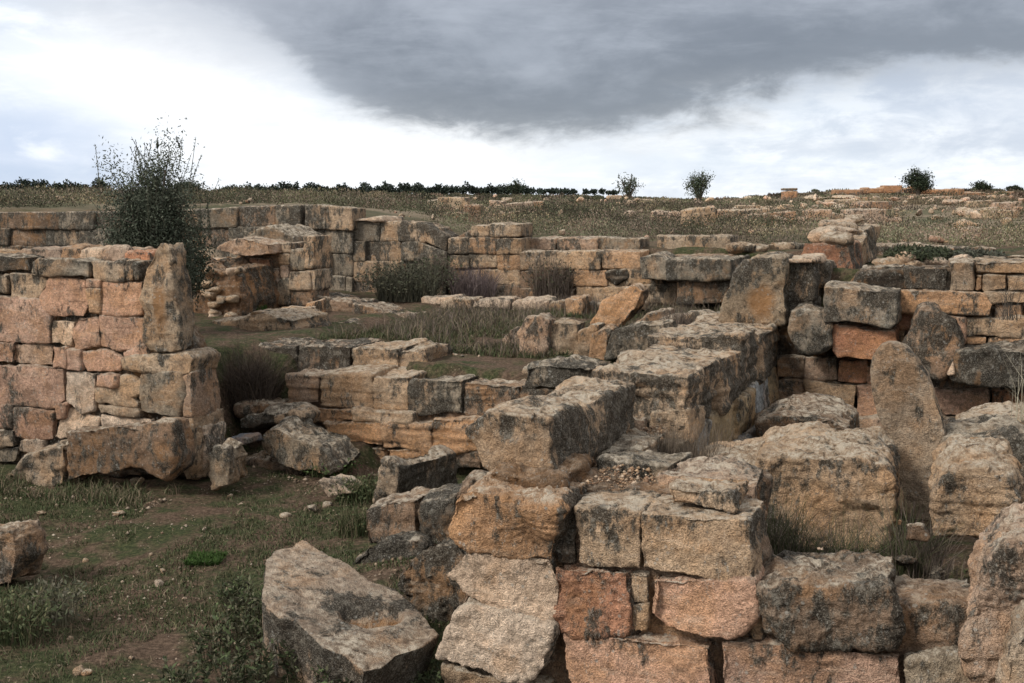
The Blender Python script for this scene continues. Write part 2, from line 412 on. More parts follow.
# recess rubble
face(None, [(256,460),(259,436),(266,428),(277,428),(292,437),(322,448),(341,470),(328,478),(300,472),(270,462)], 9.5, .5, 'G', .85, name='fallen_stone', rough=1.4, dz=.05,
     label='grey lichen boulder sloping down to the right in front of the dark recess', cat='stone', smooth=10)
for i, (p, v, c, lb) in enumerate([([(236,462),(258,458),(300,474),(318,484),(290,500),(240,500)], 9.7, 'B','dark brown rubble under the grey lichen boulder'),
     ([(238,420),(262,410),(290,412),(292,424),(240,430)], 10.0, 'D','dark flat stone at the back of the recess, left one'),
     ([(272,416),(290,411),(303,417),(300,427),(274,424)], 9.9, 'Y','pale ochre flat stone at the back of the recess'),
     ([(320,480),(338,484),(352,494),(325,500)], 9.0, 'W','small pale wedge stone in the grass below the stepped wall'),
     ([(236,380+26),(250,404),(280,404),(282,412),(238,414)], 10.3, 'B','brown ledge stone under the dry bush')]):
    face(None, p, v, .35, c, .4, name='rubble_stone', rough=1.4, label=lb, cat='stone')
# ---------- middle stepped wall
wM = wall('ochre stepped wall of long low courses in the middle, below the grass court', 400, 455, 10.45)
for p, c, l in [((286,375,318,404),'S',.2), ((319,374,372,407),'Y',.12), ((373,377,408,411),'Y',.15), ((409,380,462,416),'G',.7), ([(463,382),(520,386),(520,424),(463,418)],'B',.45), ((521,386,600,420),'B',.45)]:
    face(wM, p, 10.42+random.uniform(-.03,.03), .6, c, l, bed=1.2, rough=1.1)
for p, c, l in [([(306,407),(354,411),(352,422),(318,424)],'O',.1), ([(355,411),(412,415),(410,424),(354,422)],'T',.2), ([(324,424),(381,423),(382,446),(334,444)],'O',.05),
     ((383,424,430,449),'O',.05), ((431,420,480,450),'O',.25), ([(330,446),(384,449),(386,462),(345,464)],'O',.2), ((387,450,440,466),'O',.1), ((441,452,480,470),'B',.3), ((481,425,560,470),'B',.4)]:
    face(wM, p, 10.36+random.uniform(-.04,.03), .5, c, l, bed=1.5, rough=1.2)
core(wM, [(300,380),(560,388),(560,470),(340,462),(300,405)], 10.5, .5, 'B')
for p, c, l in [([(238,347),(296,346),(298,376),(240,378)],'B',.7), ((297,347,350,375),'B',.8), ((351,348,398,376),'Y',.35), ((399,350,424,376),'T',.4)]:
    face(wM, p, 11.0+random.uniform(-.03,.03), .7, c, l, bed=1., rough=1.5)
boxuv(wM, -4.1, -3.2, 10.9, 11.4, .75, .98, 'G', .4, rough=1.4)
boxuv(wM, -3.15, -2.5, 10.8, 11.4, .75, 1.0, 'G', .45, rough=1.4)
face(None, [(524,366),(560,362),(596,366),(596,394),(524,388)], 9.7, .55, 'G', .85, name='stone_block', rough=1.5,
     label='dark pitted block behind the large balanced block, left of the cross wall', cat='stone')
# ---------- front wall
V2 = 5.57
wB = wall('foreground wall of large squared limestone blocks with rubble on its top', 640, 600, V2)
FW = [([(452,536),(452,503),(457,494),(470,490),(553,507),(555,530),(552,563),(520,560),(470,548)],'O',.3,-.04,.5,1.5),
 ([(577,510),(640,512),(640,570),(577,565)],'T',.35,.02,.5,1.), ([(641,514),(700,517),(749,521),(751,578),(725,580),(641,570)],'T',.38,0,.42,.9),
 ([(445,576),(470,551),(549,559),(560,587),(556,620),(520,621),(484,602)],'W',.02,-.03,.45,1.5), ([(557,569),(627,573),(628,634),(575,632),(556,620)],'R',.35,.0,.4,1.8),
 ([(630,573),(648,575),(647,602),(634,602)],'Y',.1,.03,.3,1.), ([(630,606),(648,604),(645,631),(631,631)],'Y',.1,.03,.3,1.), ([(556,505),(576,509),(575,566),(556,563)],'D',.6,.07,.4,1.2),
 ([(650,578),(750,582),(756,616),(728,638),(665,631),(649,616)],'P',.15,-.02,.45,1.1),
 ([(438,656),(452,616),(473,604),(553,627),(543,667),(520,681),(466,667)],'W',.02,-.05,.5,1.4), ([(564,634),(575,633),(708,646),(712,700),(580,700),(565,665)],'P',.1,-.02,.45,1.),
 ([(444,668),(520,683),(545,690),(545,730),(444,730)],'Y',.1,-.03,.5,1.4), ([(722,641),(790,645),(900,657),(905,725),(722,725)],'P',.12,0.02,.45,1.),
 ([(758,585),(764,590),(762,640),(752,640)],'T',.3,.05,.3,1.2),
 ([(763,592),(800,586),(886,590),(891,640),(830,648),(768,632)],'B',.75,0,.62,1.9),
 ([(893,604),(924,606),(928,656),(895,662)],'B',.5,.1,.4,1.5), ([(907,662),(985,655),(990,725),(907,725)],'G',.35,.0,.45,1.5),
 ([(930,610),(968,600),(985,652),(930,656)],'D',.5,.15,.4,1.5),
 ((548,700,720,760),'P',.1,.02,.4,1.), ((444,732,546,790),'T',.1,0,.4,1.3)]
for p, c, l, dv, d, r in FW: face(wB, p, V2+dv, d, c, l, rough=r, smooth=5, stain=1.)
core(wB, [(470,512),(745,524),(756,590),(990,610),(990,800),(455,800),(462,560)], V2+.10, .4, col='B')
# soil and rubble bedding on the crest
boxuv(wB, -2.33, -1.72, V2+1.1, 7.75, .6, .84, (.16,.10,.065), .25, name='rubble_fill', rough=1.7, j=.03, top=.35)
boxuv(wB, -2.33, -1.72, V2+.42, 6.78, .85, 1.10, (.16,.10,.065), .25, name='rubble_fill', rough=1.7, j=.03, top=.35)
boxuv(wB, -1.78, -1.02, V2+.42, 6.65, .8, 1.07, (.16,.10,.065), .25, name='rubble_fill', rough=1.5, j=.02, top=.35)
boxuv(wB, -2.3, -1.95, V2+.15, 6.5, 1.06, 1.17, (.24,.15,.09), .2, name='rubble_fill', rough=1.6, j=.02, top=.3)
boxuv(wB, -1.35, -1.02, 5.68, 6.0, 1.1, 1.19, 'T', .3, rough=1.4)
boxuv(wB, -1.5, -1.0, 6.1, 6.55, .9, 1.16, 'S', .35, rough=1.4)
boxuv(wB, -1.9, -1.5, 6.35, 6.75, 1.0, 1.15, 'G', .6, rough=1.3)
# gravel and chips on the crest
# ---------- balanced block
def fD(p, p2, no, crust, org):
    # sawn front face keeps a tan unweathered patch
    fr = sstep(.4, .8, -(no@VH.astype(np.float32)))
    return p2
face(None, [(468,430),(474,422),(486,413),(548,417),(552,473),(541,477),(498,471),(481,463)], 6.0, 1.42, 'T', .45, name='balanced_block', rough=1., stain=1.1, dz=-.03, du=.09,
     label='large grey block balanced on the foreground wall corner, right side black with lichen', cat='stone block', smooth=5)
boxuv(None, -2.2, -1.78, 6.7, 7.4, .82, 1.14, 'G', .2, name='stone_slab', rough=1.3, label='pale stone wedged under the rear of the balanced block', cat='stone')
# ---------- cross wall running away from the camera
wC = empty('stone_wall', (*uv2xy(-2.05, 9.8), .45), 'long cross wall running away from the camera, pitted top and grey streaked right side', 'wall')
zc = 1.42
for (v0, v1, u0, u1, z1) in ((7.78,8.70,-2.34,-1.74,1.47),(8.75,9.50,-2.38,-1.70,1.44),(9.55,10.36,-2.44,-1.72,1.50),(10.41,11.12,-2.38,-1.69,1.46),(11.16,11.95,-2.45,-1.70,1.46)):
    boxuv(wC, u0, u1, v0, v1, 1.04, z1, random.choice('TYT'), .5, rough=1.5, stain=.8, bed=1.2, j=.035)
for (v0, v1) in ((7.93,8.5),(8.52,9.3),(9.32,10.0),(10.02,10.9),(10.92,11.9)):
    boxuv(wC, -2.38, -1.70+random.uniform(-.03,.03), v0, v1, .72, 1.03, random.choice([(.44,.45,.45),(.46,.335,.20),(.42,.31,.215)]), .15, rough=1.2, stain=.2, bed=.5)
for (v0, v1) in ((7.9,8.8),(8.82,9.7),(9.72,10.8),(10.82,11.9)):
    boxuv(wC, -2.3, -1.66+random.uniform(-.03,.03), v0, v1, .3, .71, random.choice([(.44,.46,.47),(.42,.31,.215),(.40,.38,.35)]), .1, rough=1.2, stain=.1)
for (u0, u1, v0, z0, z1, c) in ((-2.5,-2.0,7.72,.98,1.14,'S'),(-1.98,-1.72,7.78,1.0,1.2,'Y'),):
    boxuv(wC, u0, u1, v0, v0+.4, z0, z1, c, .2, rough=1.2)
boxuv(wC, -1.98, -1.72, 7.5, 7.95, .6, 1.02, 'G', .5, rough=1.2, stain=.9)
# blocks at the far end of it
face(None, [(722,322),(723,302),(728,290),(736,270),(745,259),(756,256),(785,258),(785,325)], 11.3, .5, (.42,.33,.235), .5, name='standing_stone', rough=1.2, stain=1., fn=heart(757, 303, 11.3, .17, .17),
     label='broad upright block with orange patch on the far end of the cross wall', cat='stone block')
wK = wall('dark lichened pillar of stacked blocks right of the broad upright block', 805, 340, 11.5)
for p, v, c, l in (((786,262,814,300),11.5,'G',.8), ((786,301,812,340),11.5,'G',.7), ((784,341,806,375),11.5,'D',.6), ((786,376,806,420),11.5,'B',.6), ((815,263,828,287),11.8,'T',.6)):
    face(wK, p, v, .45, c, l, rough=1.3)
face(wK, [(782,263),(783,259),(816,258),(817,264)], 11.4, .6, 'W', .15, name='cap_slab', rough=1.)
face(None, [(788,312),(828,310),(832,345),(821,353),(805,353),(790,338)], 10.95, .5, 'G', .6, name='stone_block', rough=1.4,
     label='dark block wedged in the corner below the lichened pillar', cat='stone block', smooth=9)
# ridge wall behind
wJ = empty('stone_wall', (*uv2xy(-1.6, 14.6), 1.9), 'short wall with a heaped pale crest, behind the lichened pillar', 'wall')
for k, (v0, v1, z1) in enumerate(((12.9,13.7,2.12),(13.72,14.6,2.2),(14.62,15.5,2.27),(15.52,16.3,2.30))):
    boxuv(wJ, -1.72, -1.15, v0, v1, 1.86, z1, 'RYTY'[k], .35, rough=1.7, stain=.6, j=.05)
    for z0, zz in ((1.5,1.85),(1.1,1.49)):
        boxuv(wJ, -1.66, -1.17, v0, v1, z0, zz, 'TG'[k % 2], .5, rough=1.2, stain=.8)
for k in range(7):
    u, v = random.uniform(-1.6,-1.3), 13.1+k*.45
    x, y = uv2xy(u, v); boulder('crest_stone', (x, y, 2.1+.025*k), (.42,.4,.17), random.choice('TYW'), .25, random.random()*3, parent=wJ, rough=1.5)
# ---------- right back wall
V3 = 11.3
wE = wall('high wall of mixed ochre and pink blocks across the right side, behind the pit', 930, 425, V3)
EW = [([(826,287),(898,292),(896,322),(889,329),(862,323),(824,322)],-.4,'G',.75), ([(834,326),(892,332),(897,345),(888,362),(838,358),(832,350)],-.3,'R',.08),
 ([(900,291),(983,292),(992,305),(990,317),(940,314),(900,312)],-.05,'O',.28), ([(860,269),(880,267),(902,266),(903,290),(856,288)],.3,'D',.4),
 ([(905,268),(948,268),(949,290),(905,289)],.05,'B',.6), ((950,262,974,291),-.02,'T',.2), ((975,262,1060,274),0,'Y',.3), ((975,275,982,290),.02,'O',.3), ((984,275,1007,291),0,'Y',.05),
 ((1008,276,1060,291),.02,'Y',.25), ((986,292,1060,303),0,'Y',.1), ((994,304,1022,318),.03,'B',.4), ((1023,304,1060,319),0,'Y',.2), ((966,319,1021,336),0,'Y',.3),
 ((1022,320,1060,345),0,'T',.2), ((966,337,986,346),.02,'O',.1), ((988,337,1021,346),.02,'O',.3), ([(893,313),(915,314),(908,331),(894,329)],.0,'R',.15), ((892,330,904,346),.02,'T',.1),
 ([(905,331),(912,318),(925,318),(925,350),(905,350)],.08,'P',.1),
 ([(946,316),(965,319),(965,346),(950,343)],-.02,'P',.15), ((776,357,805,378),.0,'B',.4), ((806,357,837,379),0,'S',.35), ((838,361,865,383),0,'R',.12), ((866,366,890,385),0,'P',.15),
 ([(804,380),(857,385),(855,416),(810,411)],-.03,'Y',.15), ((776,380,803,408),0,'B',.4), ((858,386,885,418),.02,'P',.15), ([(935,390),(987,393),(988,417),(945,417)],-.03,'P',.15),
 ((993,391,1060,414),0,'R',.3), ((933,379,1060,389),.05,'B',.5), ((891,347,940,378),.1,'B',.4), ((886,380,934,418),.05,'S',.3), ((940,347,1060,378),.15,'D',.4),
 ([(826,418),(884,420),(886,440),(826,438)],-.1,'S',.3), ((886,419,960,440),-.02,'B',.4), ((961,419,1060,436),0,'B',.4), ((776,410,826,440),0,'B',.4)]
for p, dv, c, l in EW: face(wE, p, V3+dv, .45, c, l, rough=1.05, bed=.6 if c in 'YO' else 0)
core(wE, [(780,330),(830,330),(860,275),(1060,268),(1060,440),(780,440)], V3+.12, .35)
# stones seen beyond the crest of that wall
for i, (x, y, w, h, c) in enumerate([(893,262,22,10,'Y'),(915,263,22,8,'T'),(935,261,16,6,'W'),(880,262,16,10,'Y'),(905,256,14,7,'W'),(962,258,20,6,'W'),(995,258,22,6,'G'),(1015,256,18,6,'T')]):
    p = on_v(x, y, V3+.9); boulder('rubble_stone', (p[0], p[1], p[2]-h/110*.8), (w/105, .25, h/80), c, .25, random.random(), label='small rubble stone lying on the crest of the right back wall', cat='stone', group='rubble on the crest of the right back wall')
# ---------- loose blocks in and around the pit
face(None, [(905,347),(912,326),(921,309),(935,310),(948,319),(962,346),(955,362),(940,376),(925,372),(911,364)], 10.85, .4, 'B', .85, name='fallen_stone', rough=1.4, fn=tall, smooth=9,
     label='dark triangular stone leaning on the back wall behind the tallest leaning slab', cat='stone')
face(None, [(957,352),(990,348),(1070,352),(1070,392),(1000,389),(953,379)], 10.75, .6, 'D', 1., name='fallen_block', rough=1.2,
     label='dark block with a paler top at the right edge, in front of the ochre wall', cat='stone block')
face(None, [(947,376),(953,361),(955,375)], 10.7, .1, 'W', 0, name='stone_chip', rough=.3, top=0, smooth=2, label='small white triangular chip below the dark triangular stone', cat='stone')
face(None, [(757,442),(757,424),(775,416),(800,414),(830,417),(848,428),(850,446)], 9.3, .9, 'B', .35, name='fallen_block', rough=1.5,
     label='low rough slab behind the big square block in the pit', cat='stone block')
face(None, [(700,476),(702,468),(730,466),(757,466),(760,458),(860,458),(882,468),(893,490),(890,540),(872,550),(700,550)], 7.3, .85, 'Y', .4, name='fallen_block', rough=1.4, stain=.7,
     label='big square yellowish block with a pitted top lying in the pit', cat='stone block')
face(None, [(872,372),(874,356),(881,346),(891,343),(903,348),(916,361),(928,377),(936,396),(944,422),(950,446),(950,475),(944,500),(935,524),(903,524),(896,480),(886,440),(878,410),(874,390)], 8.35, .30, 'T', .22,
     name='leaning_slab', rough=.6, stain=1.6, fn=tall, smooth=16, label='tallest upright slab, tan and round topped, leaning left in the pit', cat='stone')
face(None, [(935,535),(937,495),(945,480),(955,471),(978,468),(1008,478),(1014,500),(1003,540)], 6.85, 1.05, 'Y', .35, name='fallen_block', rough=1.4, bed=1.2,
     label='rugged ochre block at the right edge, right of the tallest leaning slab', cat='stone block', smooth=4)
face(None, [(948,440),(990,436),(1040,440),(1040,535),(950,530)], 8.3, .8, 'G', .5, name='fallen_block', rough=1.5,
     label='dark rough block behind the rugged ochre block', cat='stone block')
face(None, [(955,432),(972,420),(1000,416),(1045,417),(1045,475),(955,475)], 9.2, .7, 'Y', .3, name='fallen_block', rough=1.5,
     label='low rounded pale slab at the foot of the back wall, right of the leaning slab', cat='stone block')
face(None, [(970,620),(982,578),(998,556),(1020,542),(1110,536),(1110,700),(985,695),(970,650)], 5.35, .65, 'S', .35, name='fallen_block', rough=1.5,
     label='nearest pinkish grey boulder filling the lower right corner', cat='stone block', smooth=4, dz=.02, bed=.5)
face(None, [(1005,683),(1012,645),(1030,630),(1080,630),(1080,720),(1005,720)], 4.9, .4, 'T', .3, name='fallen_stone', rough=1.3,
     label='small brown stone in the very bottom right corner', cat='stone')
for i, (x, y, w, h, c, lb) in enumerate([(915,531,30,22,'B','brown lump between the leaning slab foot and the ochre block'),(899,522,12,14,'O','small orange stone at the right end of the square block'),
      (905,560,26,18,'B','dark brown stone in the pit behind the front wall'),(938,575,30,20,'D','dark stone deepest in the pit, beside the nearest boulder'),(870,552,22,10,'G','small grey stone on the weedy pit floor')]):
    p = on_v(x, y+h/2, 6.6+i*.02); s = p[1]/F
    boulder('rubble_stone', p, (w*s, w*s*.9, h*s), c, .4, i, label=lb, cat='stone', rough=1.3)
for x, y, w in ((820,549,11),(864,556,10),(876,560,14)):
    p = on_v(x, y, 6.15); boulder('stone_chip', (p[0], p[1], p[2]-.01), (w*.0052, .05, .02), 'W', 0, 0, n=12, label='flat white chip lying on the rough front block', cat='stone', group='white chips on the front block')
# ---------- tumbled boulders left of the front wall
T0 = on_y(365,671,5.72); T1 = on_y(438,634,6.2); T2 = on_y(303,537,7.0)
NT = np.cross(T1-T0, T2-T0); NT /= np.linalg.norm(NT); NT = NT*np.sign(NT[2])
def on_T(px, py):
    d = ray(px, py); e = np.array([0, 0, EYE]); t = ((T0-e)@NT)/(d@NT); return e+d*t
tp = [on_T(*q) for q in [(264,559),(272,549),(286,545),(303,537),(322,550),(350,563),(372,580),(397,590),(420,609),(440,634),(420,648),(398,655),(382,668),(364,671),(345,655),(322,647),(296,622),(278,617),(262,600)]]
bt = [q-NT*.36+np.array([0,.05,-.06]) for q in tp]; c0 = sum(bt)/len(bt); bt = [c0+(q-c0)*.92 for q in bt]
SK = on_T(372,613); SX = on_T(402,613)-on_T(340,613); SLX = np.linalg.norm(SX)/2; SX /= np.linalg.norm(SX); SY = np.cross(NT, SX)
def socket(p, p2, no, crust, org):
    q = p-SK; a = q@SX; b_ = q@SY; c = q@NT
    up = sstep(.3, .7, no@NT.astype(np.float32))
    m = (1-sstep(.85, 1.1, np.sqrt((a/SLX)**2+(b_/.125)**2)))*(np.abs(c) < .08)*up
    crust[:, 2] = m*(1-sstep(.0, .05, b_))*.95
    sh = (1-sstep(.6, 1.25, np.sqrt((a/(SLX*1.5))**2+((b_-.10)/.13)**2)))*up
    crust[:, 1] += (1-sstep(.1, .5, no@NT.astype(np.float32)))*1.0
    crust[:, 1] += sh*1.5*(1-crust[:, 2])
    pale = sstep(-.12, -.30, b_) if False else (1-sstep(-.34, -.16, b_+.25*a))*up
    crust[:, 1] -= pale*.8; crust[:, 0] = np.clip(crust[:, 0]+pale*.5, 0, 1)
    return p2-np.outer(m*(.015+.085*sstep(-.13, -.09, b_)*(1-sstep(-.08, .12, b_))), NT)
V, Fc = prism(tp, bt)
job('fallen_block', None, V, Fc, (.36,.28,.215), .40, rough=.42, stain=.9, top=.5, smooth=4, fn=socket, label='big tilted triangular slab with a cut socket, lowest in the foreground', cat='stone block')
face(None, [(374,503),(385,459),(400,466),(396,502)], 8.2, 1.1, 'T', .35, name='fallen_block', rough=1., stain=1.4, dz=-.12, bed=.6,
     label='long squared block tilted on the rubble, its narrow pale end facing the grass', cat='stone block')
face(None, [(363,548),(365,512),(385,501),(415,499),(417,538),(410,548)], 7.3, .5, 'B', .5, name='fallen_block', rough=1.2, label='brown block with an ochre scar under the long tilted block', cat='stone block')
face(None, [(418,502),(456,498),(454,545),(420,548)], 7.3, 1.0, 'D', .9, name='fallen_block', rough=1.2, label='dark flat topped block between the brown block and the wall corner', cat='stone block')
face(None, [(348,562),(362,548),(382,540),(414,540),(420,556),(410,582),(380,588),(352,580)], 6.95, .45, 'D', 1.0, name='fallen_stone', rough=1.5, shrink=.7, smooth=12, label='black rounded boulder behind the triangular slab, left one', cat='stone')
face(None, [(396,588),(408,558),(428,544),(458,544),(469,558),(468,600),(446,635),(420,625)], 6.2, .5, 'D', .95, name='fallen_stone', rough=1.6, shrink=.75, smooth=12, label='dark pitted boulder between the triangular slab and the wall corner', cat='stone')
face(None, [(450,500),(470,480),(490,478),(500,486),(470,496)], 6.6, .5, 'B', .4, name='fallen_stone', rough=1.2, label='brown sloping stone tucked beneath the left end of the balanced block', cat='stone')
# ---------- upright stones in the court
UP = [([(500,338),(510,329),(519,326),(521,364),(503,364)],12.3,'S',.4,'narrow pinkish upright stone, leftmost of the row in the court'),
 ([(518,332),(527,318),(541,315),(549,321),(547,350),(540,365),(520,365)],11.9,'S',.35,'tall pinkish grey upright stone, second from left in the court row'),
 ([(549,326),(553,321),(578,323),(580,358),(548,359)],12.0,'Y',.4,'square topped brown upright stone, third from left in the court row'),
 ([(577,334),(583,327),(592,324),(599,324),(591,362),(577,362)],11.8,'Y',.25,'thin yellowish upright stone, left of a matching thinner one'),
 ([(590,334),(606,326),(612,330),(605,361),(588,362)],11.7,'O',.25,'thin ochre upright stone directly left of the wide dark one'),
 ([(606,348),(611,332),(620,326),(645,323),(668,322),(676,336),(668,354),(606,360)],11.6,'G',.8,'wide dark upright stone at the right end of the court row'),
 ([(588,324),(603,301),(620,287),(634,284),(643,291),(636,309),(620,329),(600,330)],13.4,'O',.2,'ochre slab tilted to the right behind the court row'),
 ([(564,299),(583,297),(584,317),(564,316)],15.2,'O',.3,'small cubic ochre block at the back of the court'),
 ([(583,300),(592,303),(594,318),(584,318)],15.4,'D',.5,'dark stone touching the small cubic ochre block'),
 ([(648,352),(658,338),(684,326),(696,330),(690,350)],11.3,'T',.35,'pale wedge leaning on the cross wall, right of the wide dark upright'),
 ([(625,330),(650,312),(668,309),(672,322),(640,332)],13.0,'B',.5,'dark sloping stone right of the tilted ochre slab'),
 ([(660,320),(700,314),(722,320),(720,340),(665,335)],12.4,'T',.5,'low broken stone between the tilted slab and the broad upright block'),
 ([(328,340),(333,325),(345,319),(358,325),(363,345),(345,350)],13.3,'T',.4,'round topped grey stone in the grass above the stepped wall'),
 ([(298,318),(306,303),(315,300),(314,322),(300,325)],14.0,'O',.15,'small ochre stone leaning at the end of the curved kerb'),
 ([(690,322),(715,316),(723,330),(700,332)],12.1,'G',.5,'grey rubble stone at the left foot of the broad upright block')]
for p, v, c, l, lb in UP: face(None, p, v, .3 if v < 15 else .35, c, l, name='upright_stone' if p[0][1]-p[1][1] < 0 or v < 12.4 else 'fallen_stone', rough=1.1, label=lb, cat='stone', smooth=7, stain=.8)
# curved kerb and ledges of the court
wk = wall('curved kerb of pale weathered slabs on the left of the grass court', 345, 310, 14.4, name='stone_kerb')
for p, v in (([(303,304),(305,297),(330,299),(332,312),(305,318)],14.6), ([(331,300),(352,303),(356,316),(333,318)],14.5), ([(353,304),(372,307),(384,313),(384,320),(356,320)],14.3),
             ([(385,315),(402,316),(410,324),(386,326)],14.4)):
    face(wk, p, v, .8, 'B', .6, rough=1.6, dz=-.02)
wl = wall('low pale ledge of stones crossing the back of the grass court', 500, 305, 16.0, name='stone_kerb')
for x0, x1, y in ((408,440,305),(441,470,301),(472,510,300),(512,548,302),(549,563,303),(420,455,297),(595,640,304)):
    face(wl, [(x0,y+8),(x0+2,y),(x1-2,y-1),(x1,y+8)], 15.6, .5, random.choice('TTW'), .35, rough=1.5)
wr = wall('bedded rock ledges left of the court, above the stepped wall', 260, 330, 12.9, name='rock_ledge')
for p, v in (([(235,346),(238,318),(262,313),(290,320),(300,346)],12.4), ([(242,330),(250,312),(280,311),(292,326),(292,335)],13.0), ([(205,350),(212,322),(238,320),(240,350)],12.6)):
    face(wr, p, v, .9, 'Y', .3, rough=1.4, bed=2.)
random.seed(5)
for i in range(20):
    px = random.uniform(600, 728); py = random.uniform(303, 345)
    if i > 13: px = random.uniform(480, 600); py = random.uniform(300, 312)
    p = gpix(px, py); s = p[1]/F; w = random.uniform(12, 26)*s
    boulder('rubble_stone', (p[0], p[1], p[2]-.05), (w, w*.7, w*random.uniform(.3, .6)), random.choice('TBGYSB'), .6, random.random()*3, n=16, rough=1.3, label='broken stone lying among the weeds at the back of the court', cat='stone', group='broken stones at the back of the court')
# ---------- earth bank and block wall left of the court
wL = wall('small block wall with an orange earth bank, left behind the dark recess', 265, 308, 14.5)
for p, c, l in [((201,260,228,271),'W',.3), ((236,261,249,273),'T',.4), ((250,259,268,269),'R',.1), ((240,273,254,291),'T',.4), ((256,270,268,288),'S',.35), ((269,269,278,285),'S',.4), ((239,292,249,310),'Y',.45),
   ((255,289,278,307),'B',.4), ((280,266,288,278),'S',.2), ((279,254,289,265),'Y',.4), ((290,250,304,271),'G',.35), ((290,272,309,290),'T',.4), ((279,279,289,305),'G',.4), ((304,237,313,269),'T',.4), ((290,291,312,306),'B',.4), ((269,243,290,253),'T',.4),((304,270,314,290),'T',.4)]:
    face(wL, p, 14.5+random.uniform(-.03,.03), .5, c, l, rough=.7)
core(wL, [(232,262),(310,248),(312,308),(235,312)], 14.6, .5, 'B')
face(wL, [(160,345),(165,275),(190,262),(236,268),(242,300),(236,352),(200,356)], 13.6, 1.3, (.23,.14,.085), .45, name='earth_bank', rough=2.6, smooth=14, top=.3)
for i in range(16):
    x, y = random.uniform(188,240), random.uniform(268,330); p = on_v(x, y, 13.6)
    boulder('embedded_stone', p, (.22,.2,.14), random.choice('TYGW'), .3, random.random()*3, parent=wL, rough=1.2)
face(None, [(214,247),(228,239),(240,236),(268,243),(270,255),(240,259),(216,252)], 14.2, .9, 'S', .15, name='stone_slab', rough=1.2, label='pinkish flat slab resting on the small block wall, nearer of two', cat='stone')
face(None, [(247,236),(256,229),(268,226),(292,235),(296,246),(272,250),(250,247)], 14.9, .9, 'G', .3, name='stone_slab', rough=1.4, label='grey humped slab behind the pinkish flat slab on the small block wall', cat='stone')
# ---------- long terrace wall at the back
V4 = 17.0
random.seed(21)
wH = wall('long grey terrace wall of big squared blocks along the back, left half', 300, 300, V4)
def courses(parent, px0, px1, ytop, ybot, v, rows, wmin, wmax, cols, lich, **kw):
    for r in range(rows):
        x = px0-random.uniform(0, wmin*.5)
        while x < px1:
            w = random.uniform(wmin, wmax); x1 = min(x+w, px1)
            if px1-x1 < wmin*.5: x1 = px1
            f = lambda xx, k: ytop(xx)+(ybot(xx)-ytop(xx))*k/rows
            if ybot(x)-ytop(x) > 3:
                face(parent, [(x+.3, f(x, r)+.3), (x1-.3, f(x1, r)+.3), (x1-.3, f(x1, r+1)-.3), (x+.3, f(x, r+1)-.3)], v+random.uniform(-.05, .05), .5, random.choice(cols), lich*random.uniform(.6, 1.3), **kw)
            x = x1
I = lambda xs, ys: (lambda x: float(np.interp(x, xs, ys)))
courses(wH, -20, 300, I([-20,120,200,240,300],[213,212,210,207,205]), I([-20,300],[262,268]), V4, 3, 22, 44, 'TGGBB', .65, rough=.7)
courses(wH, 305, 352, I([305,345,352],[205,207,208]), I([305,352],[300,300]), V4-.05, 4, 12, 30, 'TGG', .6, rough=.7)
courses(wH, 353, 402, I([353,380,402],[221,222,221]), I([353,402],[302,302]), V4+.05, 4, 16, 34, 'TTGS', .55, rough=.6)
courses(wH, 402, 446, I([402,436,446],[222,224,236]), I([402,446],[300,300]), V4, 4, 12, 30, 'TGGB', .85, rough=.6)
core(wH, [(-20,216),(300,208),(345,210),(354,225),(440,228),(446,240),(446,300),(-20,290)], V4+.12, .4, 'D')
face(wH, [(352,222),(356,218),(380,217),(383,222)], V4, .8, 'W', .1, name='cap_slab', rough=1.3)
wG = wall('ochre terrace wall of big blocks along the back, right half behind the court', 560, 290, V4)
for p, dv, c, l, d in [((471,226,489,237),0,'Y',.4,.5), ((490,224,521,237),0,'Y',.4,.5), ((469,238,496,253),0,'O',.35,.5), ((497,238,521,255),0,'Y',.4,.5), ((447,238,468,254),0,'T',.4,.5), ((447,255,468,269),0,'Y',.35,.5),
  ((469,254,497,268),.02,'Y',.4,.5), ((498,256,519,270),.02,'O',.35,.5), ((447,270,480,285),.02,'T',.4,.5), ((481,270,519,285),.02,'Y',.4,.5), ((447,286,519,302),.02,'B',.4,.5),
  ((526,239,556,250),.4,'S',.35,.5), ((557,239,597,250),.4,'S',.4,.5), ((520,252,556,270),0,'T',.5,.6), ((520,271,574,288),0,'B',.5,.6), ((557,252,600,269),0,'Y',.45,.6), ((601,252,640,269),0,'O',.35,.6),
  ((575,270,606,286),0,'O',.35,.6), ((627,270,664,284),0,'Y',.4,.6), ((575,287,640,303),0,'Y',.35,.6), ((520,289,574,303),0,'B',.4,.6), ((598,239,640,251),.45,'G',.35,.5),
  ([(604,272),(626,270),(627,277),(615,284),(605,278)],-.03,'K',.5,.4), ((606,279,627,287),.03,'Y',.35,.5), ((641,285,676,303),.0,'T',.3,.5)]:
    face(wG, p, V4+dv, d, c, l, rough=1.1, bed=.6)
for p, v, c, l, d in [([(667,261),(730,260),(730,279),(667,280)],16.1,'G',.7,1.5), ((677,280,728,303),16.2,'B',.6,.8), ([(640,258),(655,254),(667,262),(667,280),(641,280)],16.5,'G',.55,.8), ((658,237,730,251),V4+1.,'T',.5,.6)]:
    face(wG, p, v, d, c, l, rough=1.1)
core(wG, [(450,242),(470,230),(518,230),(524,254),(728,256),(728,303),(450,300)], V4+.12, .4, 'B')
boxuv(wG, -1.75, .3, 17.1, 17.6, 1.4, 2.0, 'B', .4, rough=1.4)
